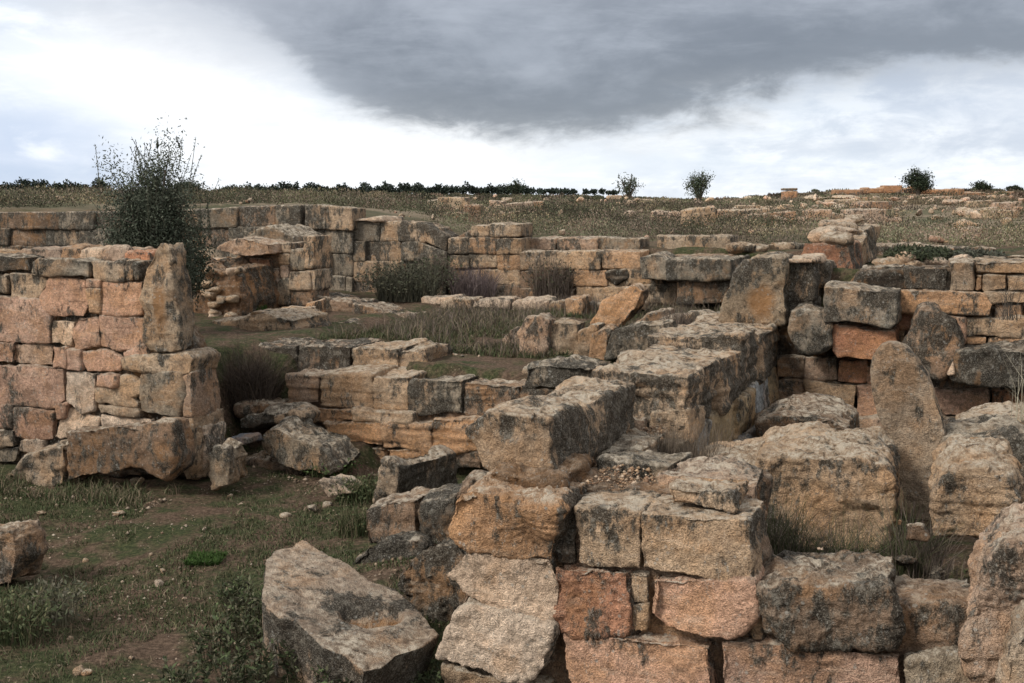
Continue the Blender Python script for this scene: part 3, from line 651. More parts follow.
for k in range(5):
    p = gpix(740+k*14, 252-k*1); boulder('rubble_stone', (p[0],p[1],p[2]-.05), (.5,.3,.16), random.choice('YTG'), .3, random.random(), label='low ochre stone in the scrub behind the broad upright block', cat='stone', group='ochre stones behind the broad upright block')
# ================================================================== TERRAIN
def axis(lo, hi, step, far, g=1.13):
    a = list(np.arange(lo, hi, step)); s = step; x = a[-1]
    while x < far: s *= g; x += s; a.append(x)
    s = step; x = a[0]; b = []
    while x > -far: s *= g; x -= s; b.append(x)
    return np.array(b[::-1]+a)
xs = axis(-10, 9, .07, 2500); ys = axis(2, 21, .07, 3500); ys = ys[ys > -60]
X, Y = np.meshgrid(xs, ys); Z = terrain(X, Y)
Pn = np.stack([X, Y, X*0], -1).reshape(-1, 3)
near = (1-sstep(20, 30, np.hypot(X, Y)))
Z = Z+near*(fbm(Pn*7, 3).reshape(X.shape)*.012)
me = bpy.data.meshes.new('ground'); nx, ny = len(xs), len(ys)
idx = np.arange(nx*ny).reshape(ny, nx)
quads = np.stack([idx[:-1, :-1], idx[:-1, 1:], idx[1:, 1:], idx[1:, :-1]], -1).reshape(-1, 4)
me.from_pydata(np.stack([X, Y, Z], -1).reshape(-1, 3).tolist(), [], quads.tolist())
me.polygons.foreach_set('use_smooth', np.ones(len(me.polygons), bool)); me.materials.append(GROUND)
g = bpy.data.objects.new('ground', me); C.objects.link(g); tag(g, 'stony soil with moss and short grass, rising behind the ruins to a dry scrub plain', None, None, 'structure')
print('ground', len(me.vertices))
# ================================================================== VEGETATION
def mesh_obj(name, V, Fc, col, mat, org=(0,0,0), parent=None):
    """V (n,3), Fc (m,k) arrays, col (n,3)"""
    me = bpy.data.meshes.new(name); V = np.asarray(V)-np.asarray(org)
    k = Fc.shape[1]
    me.vertices.add(len(V)); me.vertices.foreach_set('co', V.astype(np.float32).ravel())
    me.loops.add(Fc.size); me.loops.foreach_set('vertex_index', Fc.astype(np.int32).ravel())
    me.polygons.add(len(Fc)); me.polygons.foreach_set('loop_start', np.arange(0, Fc.size, k, dtype=np.int32))
    me.update(calc_edges=True)
    at = me.attributes.new('col', 'FLOAT_COLOR', 'POINT')
    at.data.foreach_set('color', np.concatenate([col, np.ones((len(col), 1))], 1).astype(np.float32).ravel())
    me.materials.append(mat)
    o = bpy.data.objects.new(name, me); C.objects.link(o)
    if parent is not None: o.parent = parent; o.location = np.asarray(org)-np.asarray(parent.location)
    else: o.location = org
    return o
def unit(a): return a/np.maximum(np.linalg.norm(a, axis=-1, keepdims=True), 1e-6)
def blades(base, h, w, lean, cols, curve=.5):
    """grass blades / stems: one bent strip of 2 quads each.  base (n,3) h (n,) w (n,)"""
    n = len(base); th = rng.random(n)*2*np.pi; d = np.stack([np.cos(th), np.sin(th), 0*th], -1)
    s = unit(rng.normal(size=(n, 3))*[1, 1, .1]); ln = (lean*rng.random(n))[:, None]; h = h[:, None]; w = w[:, None]
    up = np.array([0, 0, 1.])
    m = base+h*.5*unit(up+d*ln*curve); t = m+h*.5*unit(up+d*ln*1.8)
    V = np.stack([base-s*w*.5, base+s*w*.5, m+s*w*.4, m-s*w*.4, t+s*w*.1, t-s*w*.1], 1).reshape(-1, 3)
    i = np.arange(n)*6
    Fq = np.concatenate([np.stack([i, i+1, i+2, i+3], -1), np.stack([i+3, i+2, i+4, i+5], -1)])
    return V, Fq, np.repeat(cols, 6, 0)
def leaves(c, L, W, cols, dirs=None, spread=1.):
    n = len(c); a = unit(rng.normal(size=(n, 3))+(dirs*2/spread if dirs is not None else 0)); b = unit(np.cross(a, rng.normal(size=(n, 3))))
    L = np.broadcast_to(L, n)[:, None]; W = np.broadcast_to(W, n)[:, None]
    V = np.stack([c, c+a*L*.45+b*W*.5, c+a*L, c+a*L*.45-b*W*.5], 1).reshape(-1, 3); i = np.arange(n)*4
    return V, np.stack([i, i+1, i+2, i+3], -1), np.repeat(cols, 4, 0)
def tubes(segs, cols, sides=5):
    """segs list of (p0,p1,r0,r1)"""
    V = []; Fq = []; Cc = []
    for k, (p0, p1, r0, r1) in enumerate(segs):
        p0 = np.array(p0); p1 = np.array(p1); d = unit(p1-p0); a = unit(np.cross(d, [.3, .9, .2])); b = np.cross(d, a); n0 = len(V)
        for p, r in ((p0, r0), (p1, r1)):
            for j in range(sides):
                t = 2*np.pi*j/sides; V.append(p+(a*np.cos(t)+b*np.sin(t))*r); Cc.append(cols)
        for j in range(sides):
            j2 = (j+1) % sides; Fq.append((n0+j, n0+j2, n0+sides+j2, n0+sides+j))
    return np.array(V), np.array(Fq), np.array(Cc)
def merge(*parts):
    V = []; Fq = []; Cc = []; n = 0
    for v, f, c in parts: V.append(v); Fq.append(f+n); Cc.append(c); n += len(v)
    return np.concatenate(V), np.concatenate(Fq), np.concatenate(Cc)
def pick(pal, n, var=.25):
    p = np.array(pal); return p[rng.integers(0, len(p), n)]*(1+rng.uniform(-var, var, (n, 1)))
GR = [(.050,.064,.026),(.066,.078,.034),(.095,.090,.045),(.038,.052,.020)]
DRY = [(.15,.115,.075),(.19,.15,.10),(.10,.075,.05),(.24,.20,.14)]
TW = [(.11,.085,.065),(.085,.065,.055),(.14,.11,.085)]
def scatter_z(x, y): return terrain(x, y)
def poly_free(u, v):
    ok = np.ones(len(u), bool)
    ok &= ~((v > 8.6) & (v < 9.45) & (u < -6.55)); ok &= ~((v > 10.35) & (v < 11.7) & (u > -5.9) & (u < -1.6))
    ok &= ~((u > -2.6) & (u < -1.6) & (v > 7.4)); ok &= ~((v > 5.4) & (v < 6.05) & (u > -3.0)); ok &= ~((v > 16.7) & (v < 17.7)); ok &= ~((v > 11.1) & (v < 11.9) & (u > -1.7))
    return ok
# short turf on the low ground, in patches
def turf(name, label, u0, u1, v0, v1, n, h0, h1, pal, w=.006, thr=0., lean=1.6, fr=1.1):
    u = rng.uniform(u0, u1, n); v = rng.uniform(v0, v1, n); x, y = uv2xy(u, v)
    k = poly_free(u, v) & (fbm(np.stack([x, y, x*0], -1)*fr+3, 3)+.6*noise(np.stack([x, y, x*0], -1)*6) > thr)
    x, y = x[k], y[k]; z = terrain(x, y); n = len(x)
    V, Fq, cc = blades(np.stack([x, y, z-.005], -1), rng.uniform(h0, h1, n)*(.6+.8*rng.random(n)), np.full(n, w)*(.6+rng.random(n)), lean, pick(pal, n))
    o = mesh_obj(name, V, Fq, cc, VEG); return tag(o, label, 'grass', None, 'stuff')
turf('grass', 'short dark green grass in patches over the low ground at the left', -9, -2.2, 3.5, 10.3, 190000, .010, .040, GR, .006, -.25)
turf('dry_grass', 'thin straw coloured grass among the short green turf', -9, -2.2, 3.5, 10.3, 16000, .02, .07, DRY[:3], .004, -.4)
turf('grass', 'rough green and brown grass covering the court between the walls', -7, -1.7, 11.3, 16.9, 90000, .03, .10, GR+[(.085,.07,.04),(.10,.08,.05)], .009, -.35)
turf('dry_grass', 'brown dry grass standing in the court', -7, -1.7, 11.6, 16.9, 16000, .08, .26, TW+DRY[:1], .006, -.1)
turf('grass', 'weedy grass on the floor of the pit', -1.6, 3.5, 5.9, 11, 30000, .03, .14, GR+TW, .006, -.2)
# gravel
def gravel(name, label, P, s0, s1, pal):
    n = len(P); s = rng.uniform(s0, s1, n)*(.5+rng.random(n)**3*1.6)
    oc = np.array([(1,0,0),(0,1,0),(-1,0,0),(0,-1,0),(0,0,.7),(0,0,-.7)])
    V = (P[:, None]+oc[None]*s[:, None, None]*rng.uniform(.6, 1.3, (n, 6, 1))).reshape(-1, 3)
    f = np.array([(0,1,4),(1,2,4),(2,3,4),(3,0,4),(1,0,5),(2,1,5),(3,2,5),(0,3,5)]); Fc = (f[None]+np.arange(n)[:, None, None]*6).reshape(-1, 3)
    return tag(mesh_obj(name, V, Fc, np.repeat(pick(pal, n, .35), 6, 0), VEG), label, 'gravel', None, 'stuff')
n = 9000; u = rng.uniform(-9, -2.3, n); v = rng.uniform(3.5, 10.3, n); x, y = uv2xy(u, v); k = poly_free(u, v) & (fbm(np.stack([x, y, x*0], -1)*1.6+40, 3) > .05); x, y = x[k], y[k]
gravel('gravel', 'fine limestone gravel in the bare soil of the low ground', np.stack([x, y, terrain(x, y)+.002], -1), .004, .011, [(.25,.19,.14),(.33,.27,.21),(.2,.13,.09)])
n = 7000; u = rng.uniform(-2.28, -1.08, n); v = rng.uniform(V2+.42, 7.5, n); k = ((u < -1.78) | (v < 6.6)) & (noise(np.stack([u, v, u*0], -1)*4) > -.25); u = u[k]; v = v[k]; x, y = uv2xy(u, v)
gravel('gravel', 'orange and pale stone chips strewn over the top of the foreground wall', np.stack([x, y, 1.10+.05*fbm(np.stack([x, y, x*0], -1)*3)+.045*(v < 6.5)*(u < -1.95)-.03*(u > -1.76)], -1), .005, .011, [(.22,.135,.08),(.27,.18,.11),(.15,.09,.055),(.33,.25,.18)])
n = 900; u = np.concatenate([rng.uniform(-9, -6.4, n), rng.normal(-3.0, .35, n), rng.normal(-5.6, .5, n//2)]); v = np.concatenate([8.45-np.abs(rng.normal(0, .22, n)), rng.normal(7.0, .7, n), rng.normal(9.6, .35, n//2)]); x, y = uv2xy(u, v)
gravel('stone_chips', 'broken stone chips gathered at the feet of the walls and fallen blocks', np.stack([x, y, terrain(x, y)+.004], -1), .005, .016, [(.15,.105,.07),(.21,.155,.11),(.11,.08,.055),(.27,.21,.155)])
turf('weeds', 'tangled weeds along the foot of the left wall', -9, -6.3, 8.1, 8.75, 6000, .04, .14, GR+DRY[:2], .006, -.3)
# pebbles one can count
PB = [(119,522-6,18,9,'T'),(42,515,12,6,'Y'),(163,574,8,7,'T'),(159,587,8,9,'W'),(55,478+140,7,5,'T'),(14,478,14,6,'O'),(110,465+30,8,5,'T'),(120,500,6,4,'T'),(312,512,14,13,'G'),(327,507,12,5,'T'),(285,517,16,4,'T'),
      (343,497,12,5,'T'),(79,674,7,9,'T'),(87,674,13,6,'O'),(36,658,8,4,'T'),(40,663,7,4,'W'),(60,666,6,5,'G'),(17,612,9,6,'T'),(86,562,6,6,'Y'),(151,556,5,4,'T'),(135,484,18,8,'T'),(113,489,14,6,'B'),(38,477,9,7,'T'),(230,497,8,5,'G'),
      (150,538,5,4,'T'),(205,530,6,4,'S'),(185,470+130,6,4,'S'),(70,640,7,5,'T'),(20,640,6,4,'T'),(132,660,6,4,'S'),(250,520,7,5,'T'),(240,505,8,5,'T')]
for x, y, w, h, c in PB:
    p = gpix(x, y); s = p[1]/F
    boulder('small_stone', (p[0], p[1], p[2]-h*s*.25), (w*s, w*s*.8, h*s), c, .15, random.random()*3, n=14, vox=.007, smooth=3, label='small pale stone lying loose in the grass at the lower left', cat='stone', group='loose stones in the grass at the lower left')
for x, y, w, h, c in [(287+185,338,8,5,'W'),(479,357,7,4,'W'),(455,356,9,4,'T'),(462,357,6,3,'W'),(430,328,8,3,'T'),(405,322,10,4,'T'),(440,312,8,4,'T'),(470,322,7,3,'T'),(425,345,7,3,'S')]:
    p = gpix(x, y); s = p[1]/F
    boulder('small_stone', (p[0], p[1], p[2]-h*s*.2), (w*s, w*s*.8, h*s), c, .1, random.random()*3, n=14, smooth=3, label='small pale stone in the rough grass of the court', cat='stone', group='loose stones in the court grass')
# ---------- individual plants
def dry_bush(px, py, r, h, n, pal, label, v=None, name='dry_bush', w=.005, group=None, lean=1.1, zb=None, cat='bush', leafy=0, lp=GR, ls=.02):
    p = gpix(px, py) if v is None else on_v(px, py, v)
    if zb is not None: p[2] = zb
    b = p+np.stack([np.clip(rng.normal(size=n), -1.5, 1.5)*r*.35, np.clip(rng.normal(size=n), -1.5, 1.5)*r*.35, np.zeros(n)], -1)
    V, Fq, cc = blades(b, h*rng.uniform(.45, 1.05, n), np.full(n, w), lean, pick(pal, n), .4)
    root = empty(name, p, label, cat, group)
    mesh_obj('stems', V, Fq, cc, VEG, p, root)
    if leafy:
        d = unit(rng.normal(size=(leafy, 3)))*[1, 1, .8]; rr = rng.random(leafy)**.4
        c = p+np.array([0, 0, h*.5])+d*rr[:, None]*np.array([r, r, h*.55])
        c[:, 2] = np.maximum(c[:, 2], p[2]+.01)
        mesh_obj('leaves', *leaves(c, ls*rng.uniform(.7, 1.4, leafy), ls*.4, pick(lp, leafy, .35)), VEG, p, root)
    return root
dry_bush(252, 415, .42, .80, 2600, [(.075,.055,.042),(.055,.042,.035),(.11,.085,.065)], 'large dead brown bush filling the dark recess beside the left wall', v=10.6, w=.006, lean=1.4)
dry_bush(268, 404, .3, .5, 900, TW, 'smaller dead bush at the right side of the dark recess', v=10.9, w=.005)
dry_bush(474, 300, .55, .55, 1300, [(.14,.105,.10),(.11,.085,.085),(.16,.125,.11)], 'rounded purplish grey dry bush at the foot of the back wall', w=.010)
dry_bush(501, 292, .25, .75, 500, TW, 'tall thin dry bush against the ochre wall, right of the rounded grey one', w=.009, lean=.6)
dry_bush(552, 302, .45, .75, 900, TW, 'grey leafless bush in front of the back wall left of the cubic block', w=.009, leafy=400, lp=[(.06,.06,.035)], ls=.05)
dry_bush(408, 300, .75, .62, 1200, [(.07,.065,.045),(.05,.05,.035)], 'wide dark green shrub below the dark part of the back terrace wall', w=.010, leafy=1600, lp=[(.045,.048,.028),(.06,.058,.036)], ls=.05)
dry_bush(436, 285, .4, .5, 500, TW, 'brown shrub at the left of the rounded grey bush', v=16.6, w=.009, leafy=500, lp=[(.05,.055,.03)], ls=.05)
dry_bush(640, 352, .30, .30, 420, [(.12,.10,.08),(.08,.07,.05)], 'dry grass tuft before the wide dark upright stone', w=.006, lean=.7)
dry_bush(680, 336, .25, .35, 300, TW, 'dry weed between the court row and the cross wall', v=12.2, w=.006, lean=.6)
dry_bush(525, 345, .3, .3, 500, TW+GR, 'weed tuft at the left end of the court row', w=.007)
dry_bush(655, 304, .5, .35, 700, TW, 'low dry scrub below the large dark block of the back wall', w=.010, leafy=300, lp=[(.06,.055,.035)], ls=.05)
for px, v, h in ((648,7.0,.34),(668,7.2,.40),(688,7.35,.42),(706,7.3,.40),(722,7.45,.42)):
    p = on_v(px, 500, v); dry_bush(px, 0, .14, h+(.2 if px > 680 else 0), 300, [(.13,.10,.075),(.09,.07,.05),(.17,.135,.10)], 'upright dry grass clump along the right side of the cross wall', v=v, name='dry_grass_clump', w=.0045, lean=.35, zb=.82 if px < 680 else .6, group='dry grass along the cross wall', cat='grass clump')
for px, py, r, h, n, pal, lb in [(780,545,.25,.56,520,TW+GR,'dry weeds in front of the left part of the big square block'),(838,548,.25,.48,480,GR+TW,'dark green weeds at the middle of the big square block'),(905,545,.18,.62,300,TW+GR,'thin weeds at the foot of the tallest leaning slab'),
      (880,560,.2,.42,300,GR,'low green weeds behind the rough front block'),(925,560,.2,.5,260,TW,'dry stalks between the leaning slab and the nearest boulder'),(810,500,.1,.25,60,DRY,'a few straw stalks before the big square block'),(740,450,.2,.3,200,TW,'dry stalks behind the left end of the big square block'),(870,430,.15,.22,150,GR,'green weed at the left foot of the tallest leaning slab')]:
    dry_bush(px, py, r, h, n, pal, lb, v=6.75 if py > 520 else (7.0 if py == 500 else 9.0), name='weed_tuft', w=.004, lean=1., zb=.42, cat='weed')
dry_bush(1020, 420, .1, .5, 16, [(.3,.27,.2)], 'two long pale grass stalks at the right edge', v=8.0, name='grass_stalks', w=.004, lean=.9, cat='grass')
dry_bush(1010, 320, .15, .45, 40, [(.06,.05,.04)], 'bare dark twigs before the ochre wall at the right edge', v=10.9, name='bare_twigs', w=.005, lean=1.6, cat='twigs')
dry_bush(920, 262, .35, .16, 300, TW, 'dark green shrub on the crest of the right back wall', v=12.4, w=.010, leafy=2600, lp=[(.03,.038,.02),(.045,.052,.028)], ls=.045)
dry_bush(975, 262, .3, .12, 200, TW, 'grey green shrub on the crest above the light upright block', v=12.4, w=.010, leafy=1200, lp=[(.05,.055,.04),(.07,.07,.05)], ls=.045)
dry_bush(250, 309, .45, .10, 900, [(.05,.085,.02),(.04,.07,.02)], 'bright green grass patch at the foot of the small block wall', v=14.2, name='grass_tuft', w=.012, cat='grass')
dry_bush(206, 561, .22, .06, 1700, [(.045,.085,.018),(.035,.065,.015)], 'bright green cushion of moss in the middle of the low ground', name='moss_cushion', w=.008, cat='moss', lean=2.)
dry_bush(360, 500, .3, .22, 600, GR, 'green weeds in the corner below the grey lichen boulder', name='green_weeds', w=.006, leafy=500, ls=.035, cat='weed')
dry_bush(330, 474, .3, .18, 400, GR, 'leafy weeds under the stepped wall', v=9.7, name='green_weeds', w=.006, leafy=500, lp=[(.05,.075,.025),(.04,.06,.02)], ls=.04, cat='weed')
dry_bush(358, 535, .25, .28, 500, GR+DRY[:1], 'rough weeds left of the brown block', name='green_weeds', w=.005, leafy=200, ls=.03, cat='weed')
dry_bush(12, 640, .28, .3, 500, GR+DRY[:1], 'weed clump at the left edge below the dark block', name='green_weeds', w=.005, leafy=700, ls=.035, cat='weed', lp=GR+[(.07,.08,.04)])
dry_bush(55, 622, .22, .3, 160, [(.13,.12,.08)], 'thistle like dry weed in the low ground at the left', name='green_weeds', w=.006, leafy=300, ls=.04, cat='weed', lp=[(.07,.075,.045),(.11,.10,.07)])
# leafy herbs in the foreground
def herb(px, py, r, h, n, label):
    p = gpix(px, py); root = empty('leafy_weed', p, label, 'weed', None)
    segs = []; lc = []; ld = []
    for i in range(n):
        a = random.random()*6.28; q = p+np.array([math.cos(a), math.sin(a), 0])*r*random.random()**.6*.6; hh = h*random.uniform(.5, 1.1)
        t = q+np.array([math.cos(a)*hh*.4*random.random(), math.sin(a)*hh*.4*random.random(), hh]); m = (q+t)/2+np.array([random.gauss(0, .01), random.gauss(0, .01), .01])
        segs += [(q, m, .0022, .0018), (m, t, .0018, .001)]
        for k in range(random.randint(8, 14)):
            f = random.random()**.6; lc.append(q+(t-q)*f); b = random.random()*6.28; ld.append((math.cos(b), math.sin(b), .35+.5*f))
    mesh_obj('stems', *tubes(segs, (.05,.05,.025), 3), WOOD, p, root)
    lc = np.array(lc); ld = unit(np.array(ld)); nn = len(lc)
    mesh_obj('leaves', *leaves(lc, rng.uniform(.018, .052, nn), rng.uniform(.008, .02, nn), pick([(.05,.058,.028),(.038,.050,.024),(.085,.082,.05),(.065,.085,.035),(.06,.055,.035)], nn, .4), ld, .8), VEG, p, root)
for px, py, r, h, n, lb in [(215,660,.22,.20,40,'leafy weeds left of the triangular slab, farthest left clump'),(244,635,.24,.26,60,'leafy weeds crowding the left corner of the triangular slab'),(272,655,.18,.24,60,'tall grey green weeds before the dark side of the triangular slab'),
   (245,690,.22,.20,60,'broad leaved green weeds at the bottom edge'),(303,676,.2,.20,60,'weeds at the bottom edge below the dark face of the slab'),(345,700,.2,.20,50,'bright green weeds at the bottom edge under the lower tip of the triangular slab'),(185,690,.2,.14,30,'low weeds at the bottom edge, farthest left'),
   (238,604,.16,.14,30,'small weeds behind the left tip of the triangular slab'),(420,690,.15,.12,18,'few weeds at the foot of the wall corner')]:
    herb(px, py, r, h, n, lb)
# ---------- shrub like tree behind the left wall
def shrubtree(name, base, H, R, label, nleaf, nshoot, pal, lsize, cat='tree', trunk_r=.05, low=.12, squash=1., lobes=9, group=None, twig=.006, sp=1.):
    base = np.array(base); root = empty(name, base, label, cat, group)
    segs = []; tips = []
    for i in range(lobes):
        a = 2*math.pi*i/lobes+random.uniform(-.3, .3); rr = R*random.uniform(.3, .8); zz = H*random.uniform(.4, .93)
        m = base+np.array([math.cos(a)*rr*.35, math.sin(a)*rr*.35, zz*.45]); t = base+np.array([math.cos(a)*rr, math.sin(a)*rr, zz])
        segs += [(base+np.array([random.uniform(-.3,.3)*trunk_r*2, random.uniform(-.3,.3)*trunk_r*2, -.05]), m, trunk_r, trunk_r*.6), (m, t, trunk_r*.6, trunk_r*.2)]; tips += [m*.4+t*.6, t]
        for k in range(4):
            b = m+(t-m)*random.random(); e = b+np.array([random.gauss(0, .3)*R, random.gauss(0, .3)*R, random.uniform(.05, .35)*H*.6]); segs.append((b, e, trunk_r*.25, trunk_r*.08)); tips.append(e)
    mesh_obj('trunk', *tubes(segs, (.09,.075,.06), 5), WOOD, base, root)
    tips = np.array(tips); n = nleaf
    c = tips[rng.integers(0, len(tips), n)]; c = c+rng.normal(size=(n, 3))*np.array([R*.20, R*.20, H*.085*squash])*sp
    c[:, 2] = np.maximum(c[:, 2], base[2]+low*H*rng.random(n))
    parts = [leaves(c, lsize*rng.uniform(.6, 1.4, n), lsize*.38, pick(pal, n, .35))]
    # upright leafy shoots
    for i in range(nshoot):
        b = tips[random.randrange(len(tips))]+np.array([random.gauss(0, .2)*R, random.gauss(0, .2)*R, 0]); hh = H*random.uniform(.12, .34)
        if b[2]+hh > base[2]+H*1.08: hh = max(.05, base[2]+H*1.08-b[2])
        t = b+np.array([random.gauss(0, .12)*hh*2, random.gauss(0, .12)*hh, hh]); parts.append(tubes([(b, t, twig, twig*.4)], (.08,.075,.05), 3)); m = 38
        f = rng.random(m)[:, None]; parts.append(leaves(b+(t-b)*f, lsize*.8, lsize*.3, pick(pal, m, .3), np.broadcast_to(unit(t-b), (m, 3)), 2.))
    mesh_obj('crown', *merge(*parts), VEG, base, root); return root
OLV = [(.036,.045,.028),(.052,.060,.040),(.028,.034,.022),(.072,.078,.055)]
bp = on_v(152, 262, 11.4); bp[2] = ter(bp[0], bp[1])
random.seed(3)
shrubtree('wild_olive_tree', bp, 3.12-bp[2], .52, 'bushy dark grey green wild olive with thin upright shoots behind the left wall', 34000, 90, [(.050,.062,.040),(.068,.078,.055),(.038,.046,.030),(.09,.098,.07)], .038, trunk_r=.04, lobes=22, low=.3, sp=.85)
b2 = on_v(182, 245, 12.4); b2[2] = ter(b2[0], b2[1])
shrubtree('shrub', b2, 1.35, .42, 'dark low shrub at the right foot of the wild olive', 4500, 10, [(.025,.032,.018),(.04,.045,.028)], .05, cat='bush', trunk_r=.02)
b3 = on_y(-34, 205, 12.5); b3[2] = ter(b3[0], b3[1])
shrubtree('shrub', b3, 2.95-b3[2], .28, 'leafy twig tips poking in at the far left edge above the wall', 700, 16, OLV, .05, cat='bush', trunk_r=.015, low=.5)
# ---------- skyline trees
def skytree(px, pyb, pyt, wpx, Yd, label, n, pal, name='tree', dens=1., **kw):
    p = on_y(px, pyb, Yd); z = ter(p[0], p[1]); t = on_y(px, pyt, Yd)
    return shrubtree(name, (p[0], p[1], min(z, p[2]+.5)), (t[2]-min(z, p[2]+.5))*1.12, wpx/2/F*Yd*1.0, label, n, 12, pal, Yd/F*2.2, trunk_r=Yd*.0011, lobes=10, low=.15, squash=1.2, twig=Yd*.0003, **kw)
DG = [(.020,.030,.016),(.032,.042,.022),(.014,.022,.012)]; MG = [(.045,.060,.032),(.065,.078,.045),(.035,.045,.025)]
skytree(629, 200, 179, 22, 130, 'loose pale olive tree on the skyline, left of the two central trees', 700, MG)
skytree(699, 203, 178, 24, 120, 'rounder green tree on the skyline, right of the two central trees', 1900, MG)
skytree(918, 194, 174, 27, 120, 'dense round dark tree on the ridge at the right', 4200, DG)
skytree(982, 191, 184, 17, 150, 'small dark bush on the ridge right of the dense round tree', 1200, DG, name='bush')
skytree(1014, 190, 187, 14, 170, 'low dark bush on the ridge at the right edge', 600, DG, name='bush')
skytree(190, 200, 184, 34, 60, 'dark rounded bush on the plain just right of the wild olive', 2500, DG, name='bush')
skytree(514, 196, 184, 20, 260, 'tallest dark pine of the distant row, in the centre', 900, DG)
# ---------- far wood: one mass of pines
segs = []; parts = []
def pine(px, py, hpx, wpx, Yd=420):
    p = on_y(px, py, Yd); s = Yd/F; hpx *= random.choice([.6, .8, .9, 1., 1.35]); wpx *= random.uniform(.7, 1.4); n = int(110*max(1, wpx/6)); d = unit(rng.normal(size=(n, 3)))*(rng.random(n)**.35)[:, None]
    c = p+np.array([0, 0, hpx*s*.5])+d*np.array([wpx*s*.5, wpx*s*.5, hpx*s*.5]); parts.append(leaves(c, s*2.6, s*1.7, pick([(.018,.027,.02),(.027,.036,.026),(.035,.044,.034)], n, .3)))
x = -25.
while x < 108: pine(x, 193.5, random.uniform(9, 12), random.uniform(6, 11)); x += random.uniform(2, 4.5)
x = 222.
while x < 620:
    if not (298 < x < 303 or 372 < x < 378 or 452 < x < 456):
        pine(x, 194, random.uniform(6, 10)*(1.0 if x < 530 else .6), random.uniform(6, 12)); 
    x += random.uniform(1.8, 4.5) if x < 530 else random.uniform(6, 14)
o = mesh_obj('far_wood', *merge(*parts), VEG); tag(o, 'dark line of distant pines along the horizon', 'wood', None, 'stuff')
# ---------- scrub of the plain: one ground cover of small clumps
def scrub(name, label, n, rmin, rmax, pal, pal2, h0, h1, rclump, nb, thr, xlo=-.52, xhi=.52):
    r = rmin*(rmax/rmin)**rng.random(n); a = rng.uniform(xlo, xhi, n); y = r/np.sqrt(1+a*a); x = a*y
    u, v = xy2uv(x, y); P3 = np.stack([x, y, x*0], -1)
    k = (fbm(P3*np.where(r > 60, .07, .22)[:, None]+11, 3) > thr) & (((u > -1.6) & (v > 12.3)) | (v > 17.9)) & ~((u > -2.1) & (u < -1.1) & (v < 16.5))
    k &= ~((a > .2) & (r > 40) & (rng.random(len(a)) > .5))
    x, y, r = x[k], y[k], r[k]; n = len(x)
    z = terrain(x, y); sc = np.clip(r/22, 1, 2.2)
    cr = rclump*rng.uniform(.5, 1.4, n)*sc; ch = rng.uniform(h0, h1, n)*np.clip(sc, 1, 1.4)
    cc = pick(pal, n, .42)*.85
    m = nb; B = np.repeat(np.stack([x, y, z], -1), m, 0); cr = np.repeat(cr, m); ch = np.repeat(ch, m); rr = np.repeat(r, m); big = (.8*fbm(P3[k]*.12+5, 3)+.9*fbm(P3[k]*.6+15, 2))[:, None]; cc = cc*(1+.5*big)*np.array([1.10, 1.13, 1.02])+np.clip(big, 0, 1)*np.array([.03, .018, .012]); col = np.repeat(cc, m, 0)*rng.uniform(.8, 1.2, (n*m, 1))
    d = unit(rng.normal(size=(n*m, 3))); d[:, 2] = np.abs(d[:, 2]); q = (rng.random(n*m)**.4)[:, None]
    c = B+d*q*np.stack([cr, cr, ch], -1)
    V, Fq, c3 = leaves(c, np.clip(rr/F*1.9, .028, .5)*rng.uniform(.6, 1.4, n*m), np.clip(rr/F*1.1, .012, .3), col, np.broadcast_to(np.array([0, 0, 1.]), (n*m, 3)), .9)
    o = mesh_obj(name, V, Fq, c3, VEG); return tag(o, label, 'scrub', None, 'stuff')
scrub('scrub', 'dull green and brown low scrub covering the plain behind the ruins', 4200, 14, 260, [(.095,.095,.058),(.078,.082,.048),(.13,.105,.075),(.115,.112,.070)], None, .06, .22, .28, 32, .18)
scrub('scrub', 'purplish brown dry bushes scattered in the scrub', 3000, 17, 200, [(.14,.105,.088),(.115,.088,.072),(.17,.13,.11)], None, .14, .38, .40, 46, .1)
scrub('scrub', 'large dark mounded bushes of the plain', 1900, 17.8, 220, [(.060,.062,.036),(.09,.092,.060),(.115,.082,.066),(.15,.12,.08),(.05,.048,.032)], None, .20, .38, .60, 190, -.12)
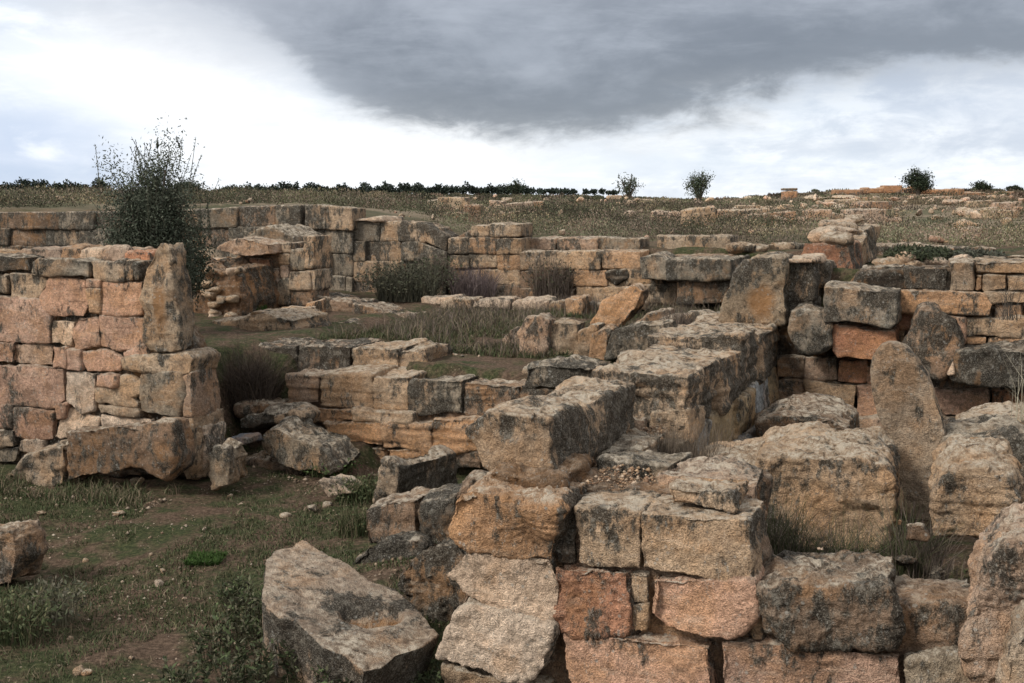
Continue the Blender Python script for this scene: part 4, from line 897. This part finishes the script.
# ---------- stones on the plain and terraces on the hill
random.seed(11)
cnt = 0
while cnt < 230:
    px = random.uniform(0, 1024); py = 201+random.random()**1.5*48
    if px < 640 and random.random() < .6: continue
    p = gpix(px, py); u, v = xy2uv(p[0], p[1])
    if not ((u > -1.0 and v > 12.6) or v > 18.2): continue
    s = p[1]/F; w = random.uniform(3, 11)*s*(1+.6*(random.random() < .12)); h = w*random.uniform(.2, .5)
    if px > 770 and random.random() < .55: w *= 2.2; h *= .7
    boulder('field_stone', (p[0], p[1], p[2]+.02), (w, w*.5, h+min(.22, w*.3)), random.choice('TYWPS'), .25, random.random()*3, n=14, vox=max(.03, s*1.1), smooth=2, label='weathered pale stone lying in the scrub of the plain', cat='stone', group='stones scattered over the plain'); cnt += 1
def terr(pts, h, d, col, label, name='ruined_wall', lich=.25, Yd=None, group=None):
    root = None
    for (x0, y0), (x1, y1) in zip(pts[:-1], pts[1:]):
        n = max(1, int(abs(x1-x0)/13)); cuts = [0]+sorted(random.random() for _ in range(n-1))+[1]
        for k in range(n):
            xa = x0+(x1-x0)*cuts[k]-.8; xb = x0+(x1-x0)*cuts[k+1]+.8; ya = y0+(y1-y0)*(k+.5)/n
            p = on_y((xa+xb)/2, ya, Yd); z = p[2]
            if root is None: root = empty(name, p, label, 'wall', group)
            s = Yd/F; hh = (max(h*s, .42) if group else h*s)*random.uniform(.35, 1.1)
            x, y = p[0], p[1]; w = (xb-xa)*s/2
            P = [np.array([x-w, y, z-h*s*.6]), np.array([x+w, y, z-h*s*.6]), np.array([x+w, y, z+hh]), np.array([x-w, y, z+hh*random.uniform(.8, 1)])]
            V, Fc = prism(P, [q+np.array([0, d, 0]) for q in P]); job('masonry', root, V, Fc, col, lich, vox=s*1.0, smooth=2, rough=1.5)
terr([(835,192),(880,190),(945,191)], 5, 1.5, (.34,.185,.105), 'long red ochre ruined wall on the crest of the right hill, behind the round tree', Yd=135)
terr([(948,192),(985,195),(1015,197)], 6, 1.5, (.34,.185,.105), 'red ochre ruined wall stepping down at the right end of the hill', Yd=125)
terr([(786,196),(797,196)], 6, 2, (.36,.2,.12), 'small square ruined tower with a flat cap on the hill crest', name='ruined_tower', Yd=125)
terr([(786,189.5),(797,189.5)], 1.6, 2.3, 'D', 'flat dark cap stone of the small ruined tower', name='cap_stone', Yd=125)
terr([(800,208),(850,208),(880,209)], 3, 1.2, 'T', 'pale terrace wall halfway up the right hill, long one', Yd=75)
terr([(888,204),(960,206)], 2.5, 1.2, 'S', 'upper terrace wall of the right hill, below the ochre ruin', Yd=90)
terr([(905,213),(960,213),(1024,210)], 3.5, 1.2, 'T', 'lower terrace wall of the right hill at the right', Yd=62)
terr([(608,197),(622,197)], 4, 1.5, 'T', 'squat stone block on the skyline left of the loose olive tree', name='ruined_wall', Yd=110)
terr([(640,201),(652,201)], 2.5, 1.5, 'T', 'low stone on the skyline right of the loose olive tree', name='ruined_wall', Yd=110)
random.seed(31)
for i in range(26):
    px = random.uniform(440, 780) if i < 11 else random.uniform(740, 1010); py = random.uniform(208, 226) if i < 11 else random.uniform(199, 228)
    q = gpix(px, py); u, v = xy2uv(q[0], q[1])
    if v < 19: continue
    wpx = random.uniform(16, 60)
    terr([(px-wpx/2, py), (px+wpx/2, py+random.uniform(-1.5, 1.5))], random.uniform(4, 7), .8, random.choice(['T', 'S', 'Y', (.42,.26,.17)]), 'low broken line of pale wall stones in the scrub of the plain', Yd=q[1], group='broken wall lines on the plain')
for x, y, w, h, lb in [(827,228,9,11,'upright pinkish stone standing in the scrub right of the heaped ridge wall'),(945,230,7,9,'pale upright stone in the scrub in the middle of the right slope'),(978,236,10,9,'pinkish upright stone right of the pale one on the right slope'),(1000,234,14,8,'broad pinkish stone near the right edge of the slope'),
    (604,213,4,5,'small rounded pinkish stone in the central scrub, left of a pair'),(609,213,4,4,'small rounded pinkish stone in the central scrub, right of a pair'),(703,218,12,4,'flat pale stone in the scrub below the round green skyline tree')]:
    p = gpix(x, y+h/2); s = p[1]/F
    boulder('field_stone', (p[0], p[1], p[2]-.05), (w*s, w*s*.7, h*s+.05), 'S', .2, 0, n=16, vox=s*1.2, smooth=2, label=lb, cat='stone')
run_jobs()
# ================================================================== SKY AND LIGHT
w = bpy.data.worlds.new('World'); scene.world = w; w.use_nodes = True; nt = w.node_tree; nt.nodes.clear(); b = NB(nt)
tc = b.n('ShaderNodeTexCoord'); sx = b.n('ShaderNodeSeparateXYZ'); b.L(tc.outputs['Generated'], sx.inputs[0])
DEG = 57.29578
az = b.math('MULTIPLY', b.math('ARCTAN2', sx.outputs[0], sx.outputs[1]), DEG)
el = b.math('MULTIPLY', b.math('ARCSINE', sx.outputs[2]), DEG)
cv = b.n('ShaderNodeCombineXYZ'); b.L(az, cv.inputs[0]); b.L(b.math('MULTIPLY', el, 2.2), cv.inputs[1])
N1 = b.noise(cv.outputs[0], .10, 8, .6, .25); N2 = b.noise(cv.outputs[0], .30, 8, .62, .3); N3 = b.noise(cv.outputs[0], .05, 4, .5)
cs = b.n('ShaderNodeCombineXYZ'); b.L(az, cs.inputs[0]); b.L(b.math('MULTIPLY', el, 5.0), cs.inputs[1]); N4 = b.noise(cs.outputs[0], .16, 7, .65, .4)
n1 = b.math('SUBTRACT', N1, .5); n2 = b.math('SUBTRACT', N2, .5)
def azel(px, py): return (math.degrees(math.atan((px-CX)/F)), math.degrees(math.atan((CY-py)/F))-math.degrees(PITCH))
def blob(px, py, rx, ry, n1w=0., n2w=0., lo=1.0, hi=0.):
    a, e = azel(px, py); rx = rx/F*DEG; ry = ry/F*DEG
    dx = b.math('DIVIDE', b.math('SUBTRACT', az, a), rx); dy = b.math('DIVIDE', b.math('SUBTRACT', el, e), ry)
    r = b.math('SQRT', b.math('ADD', b.math('MULTIPLY', dx, dx), b.math('MULTIPLY', dy, dy)))
    r = b.math('ADD', r, b.math('ADD', b.math('MULTIPLY', n1, n1w), b.math('MULTIPLY', n2, n2w)))
    return b.ramp(r, hi, lo, 1, 0)
# edge of the big dark cloud: elevation of its lower rim by azimuth
fc = b.n('ShaderNodeFloatCurve'); cu = fc.mapping.curves[0]
edge = [(-900,-120),(-200,-90),(40,-50),(160,-12),(270,42),(370,112),(450,128),(560,134),(640,124),(720,108),(800,86),(900,66),(1024,66),(1400,80),(2400,60)]
pts = [((azel(x, y)[0]+60)/120, (azel(x, y)[1])/30) for x, y in edge]
while len(cu.points) < len(pts): cu.points.new(.5, .5)
for q, (a, e) in zip(cu.points, sorted(pts)): q.location = (a, e)
fc.mapping.use_clip = False; fc.mapping.update()
b.L(b.math('DIVIDE', b.math('ADD', az, 60), 120), fc.inputs['Value'])
rim = b.math('MULTIPLY', fc.outputs[0], 30)
d = b.math('SUBTRACT', el, rim); d = b.math('ADD', d, b.math('ADD', b.math('MULTIPLY', n1, 3.2), b.math('MULTIPLY', n2, 3.4)))
dark = b.math('ADD', b.math('MULTIPLY', b.ramp(d, -2.2, 1.8), .5), b.math('MULTIPLY', b.ramp(d, -.9, .6), .5))
dark2 = b.ramp(d, -.2, 1.4)
sky = b.mix(b.math('MULTIPLY_ADD', b.ramp(N4, .4, .62), .5, b.math('MULTIPLY', b.ramp(N2, .35, .62), .5)), (.62, .68, .765), (.88, .91, .95))
sky = b.mix(b.math('MULTIPLY', b.ramp(el, 1.5, 6), 0.), sky, (.7, .78, .9))
# grey shreds at the right and below the dark cloud
sky = b.mix(b.math('MULTIPLY', blob(885, 85, 38, 15, 1.2, 2., 1.1, .1), .75), sky, (.47, .54, .66))
sky = b.mix(b.math('MULTIPLY', blob(1010, 115, 150, 48, 1.6, 2.2, 1.2, .1), .62), sky, (.47, .53, .64))
sky = b.mix(b.math('MULTIPLY', blob(850, 148, 150, 14, 1.2, 2.4, 1.2, .1), .6), sky, (.52, .58, .68))
sky = b.mix(b.math('MULTIPLY', blob(600, 165, 330, 16, 1.6, 2.4, 1.2, .2), .35), sky, (.62, .70, .80))
# bright break
sky = b.mix(b.math('MULTIPLY', blob(150, 85, 130, 70, 1.3, 1.0, 1.4, .0), .9), sky, (1.05, 1.05, 1.05))
sky = b.mix(b.math('MULTIPLY', blob(390, 150, 280, 60, .8, .5, 1.2, .0), .7), sky, (1.02, 1.03, 1.04))
sky = b.mix(b.math('MULTIPLY', blob(700, 72, 75, 16, 1., 2., 1.1, .1), .6), sky, (1.0, 1.0, 1.0))
sky = b.mix(b.math('MULTIPLY', blob(250, 10, 230, 80, 1.2, .8, 1.3, .0), .75), sky, (.50, .53, .59))
sky = b.mix(b.math('MULTIPLY', blob(900, 62, 230, 36, 1.2, 1.0, 1.3, .0), .7), sky, (.42, .46, .53))
# pale blue gap at the left
sky = b.mix(b.math('MULTIPLY', blob(25, 150, 150, 62, .7, .6, 1.15, .1), .8), sky, (.50, .59, .76))
sky = b.mix(b.math('MULTIPLY', blob(20, 182, 150, 22, .5, .5, 1.1, .3), .6), sky, (.46, .56, .72))
sky = b.mix(b.math('MULTIPLY', blob(52, 154, 40, 18, 1.2, 3.2, 1.0, .1), .8), sky, (.90, .93, .97))
grey = b.mix(b.ramp(N1, .35, .65), (.185, .208, .25), (.32, .35, .405))
grey = b.mix(b.ramp(N4, .42, .70, 0, .4), grey, (.40, .435, .50))
grey = b.mix(b.ramp(az, -17, -6, 1, 0), grey, (.42, .45, .51))
grey = b.mix(b.math('MULTIPLY', b.ramp(el, 7.0, 11.), .35), grey, (.42, .45, .51))
grey = b.mix(b.math('MULTIPLY', b.ramp(d, .3, 4.0, 1, 0), b.ramp(az, -10, -4)), grey, (.165, .187, .225))
sky = b.mix(b.math('MULTIPLY', dark, .97), sky, grey)
# overhead and behind: broken bright overcast that lights the ruins
over = b.mix(b.ramp(N3, .35, .65), (.62, .66, .72), (1.15, 1.13, 1.10))
sky = b.mix(b.ramp(el, 13, 30), sky, over)
absaz = b.math('ABSOLUTE', az)
sky = b.mix(b.ramp(absaz, 40, 75), sky, over)
ns = b.n('ShaderNodeTexSky', sky_type='NISHITA'); ns.sun_disc = False
SE, SR = 40., -122.   # sun high at the left, veiled by cloud
ns.sun_elevation = math.radians(SE); ns.sun_rotation = math.radians(SR); ns.altitude = 500
nsx = b.mix(1.0, ns.outputs[0], (.10, .10, .10), 'MULTIPLY')
final = b.mix(.06, sky, nsx)
bg = b.n('ShaderNodeBackground'); b.L(final, bg.inputs[0]); bg.inputs[1].default_value = .84
wo = b.n('ShaderNodeOutputWorld'); b.L(bg.outputs[0], wo.inputs[0])
sd = bpy.data.lights.new('sun', 'SUN'); sd.energy = 2.3; sd.angle = math.radians(14); sd.color = (1, .95, .87)
so = bpy.data.objects.new('sun', sd); C.objects.link(so)
a_, e_ = math.radians(SR), math.radians(SE)
D = Vector((math.sin(a_)*math.cos(e_), math.cos(a_)*math.cos(e_), math.sin(e_)))
so.rotation_euler = D.to_track_quat('Z', 'Y').to_euler(); so.location = (-8, -4, 12)
scene.view_settings.view_transform = 'Standard'; scene.view_settings.look = 'None'; scene.view_settings.gamma = 1
scene.view_settings.exposure = .56
scene.cycles.max_bounces = 3; scene.cycles.diffuse_bounces = 2
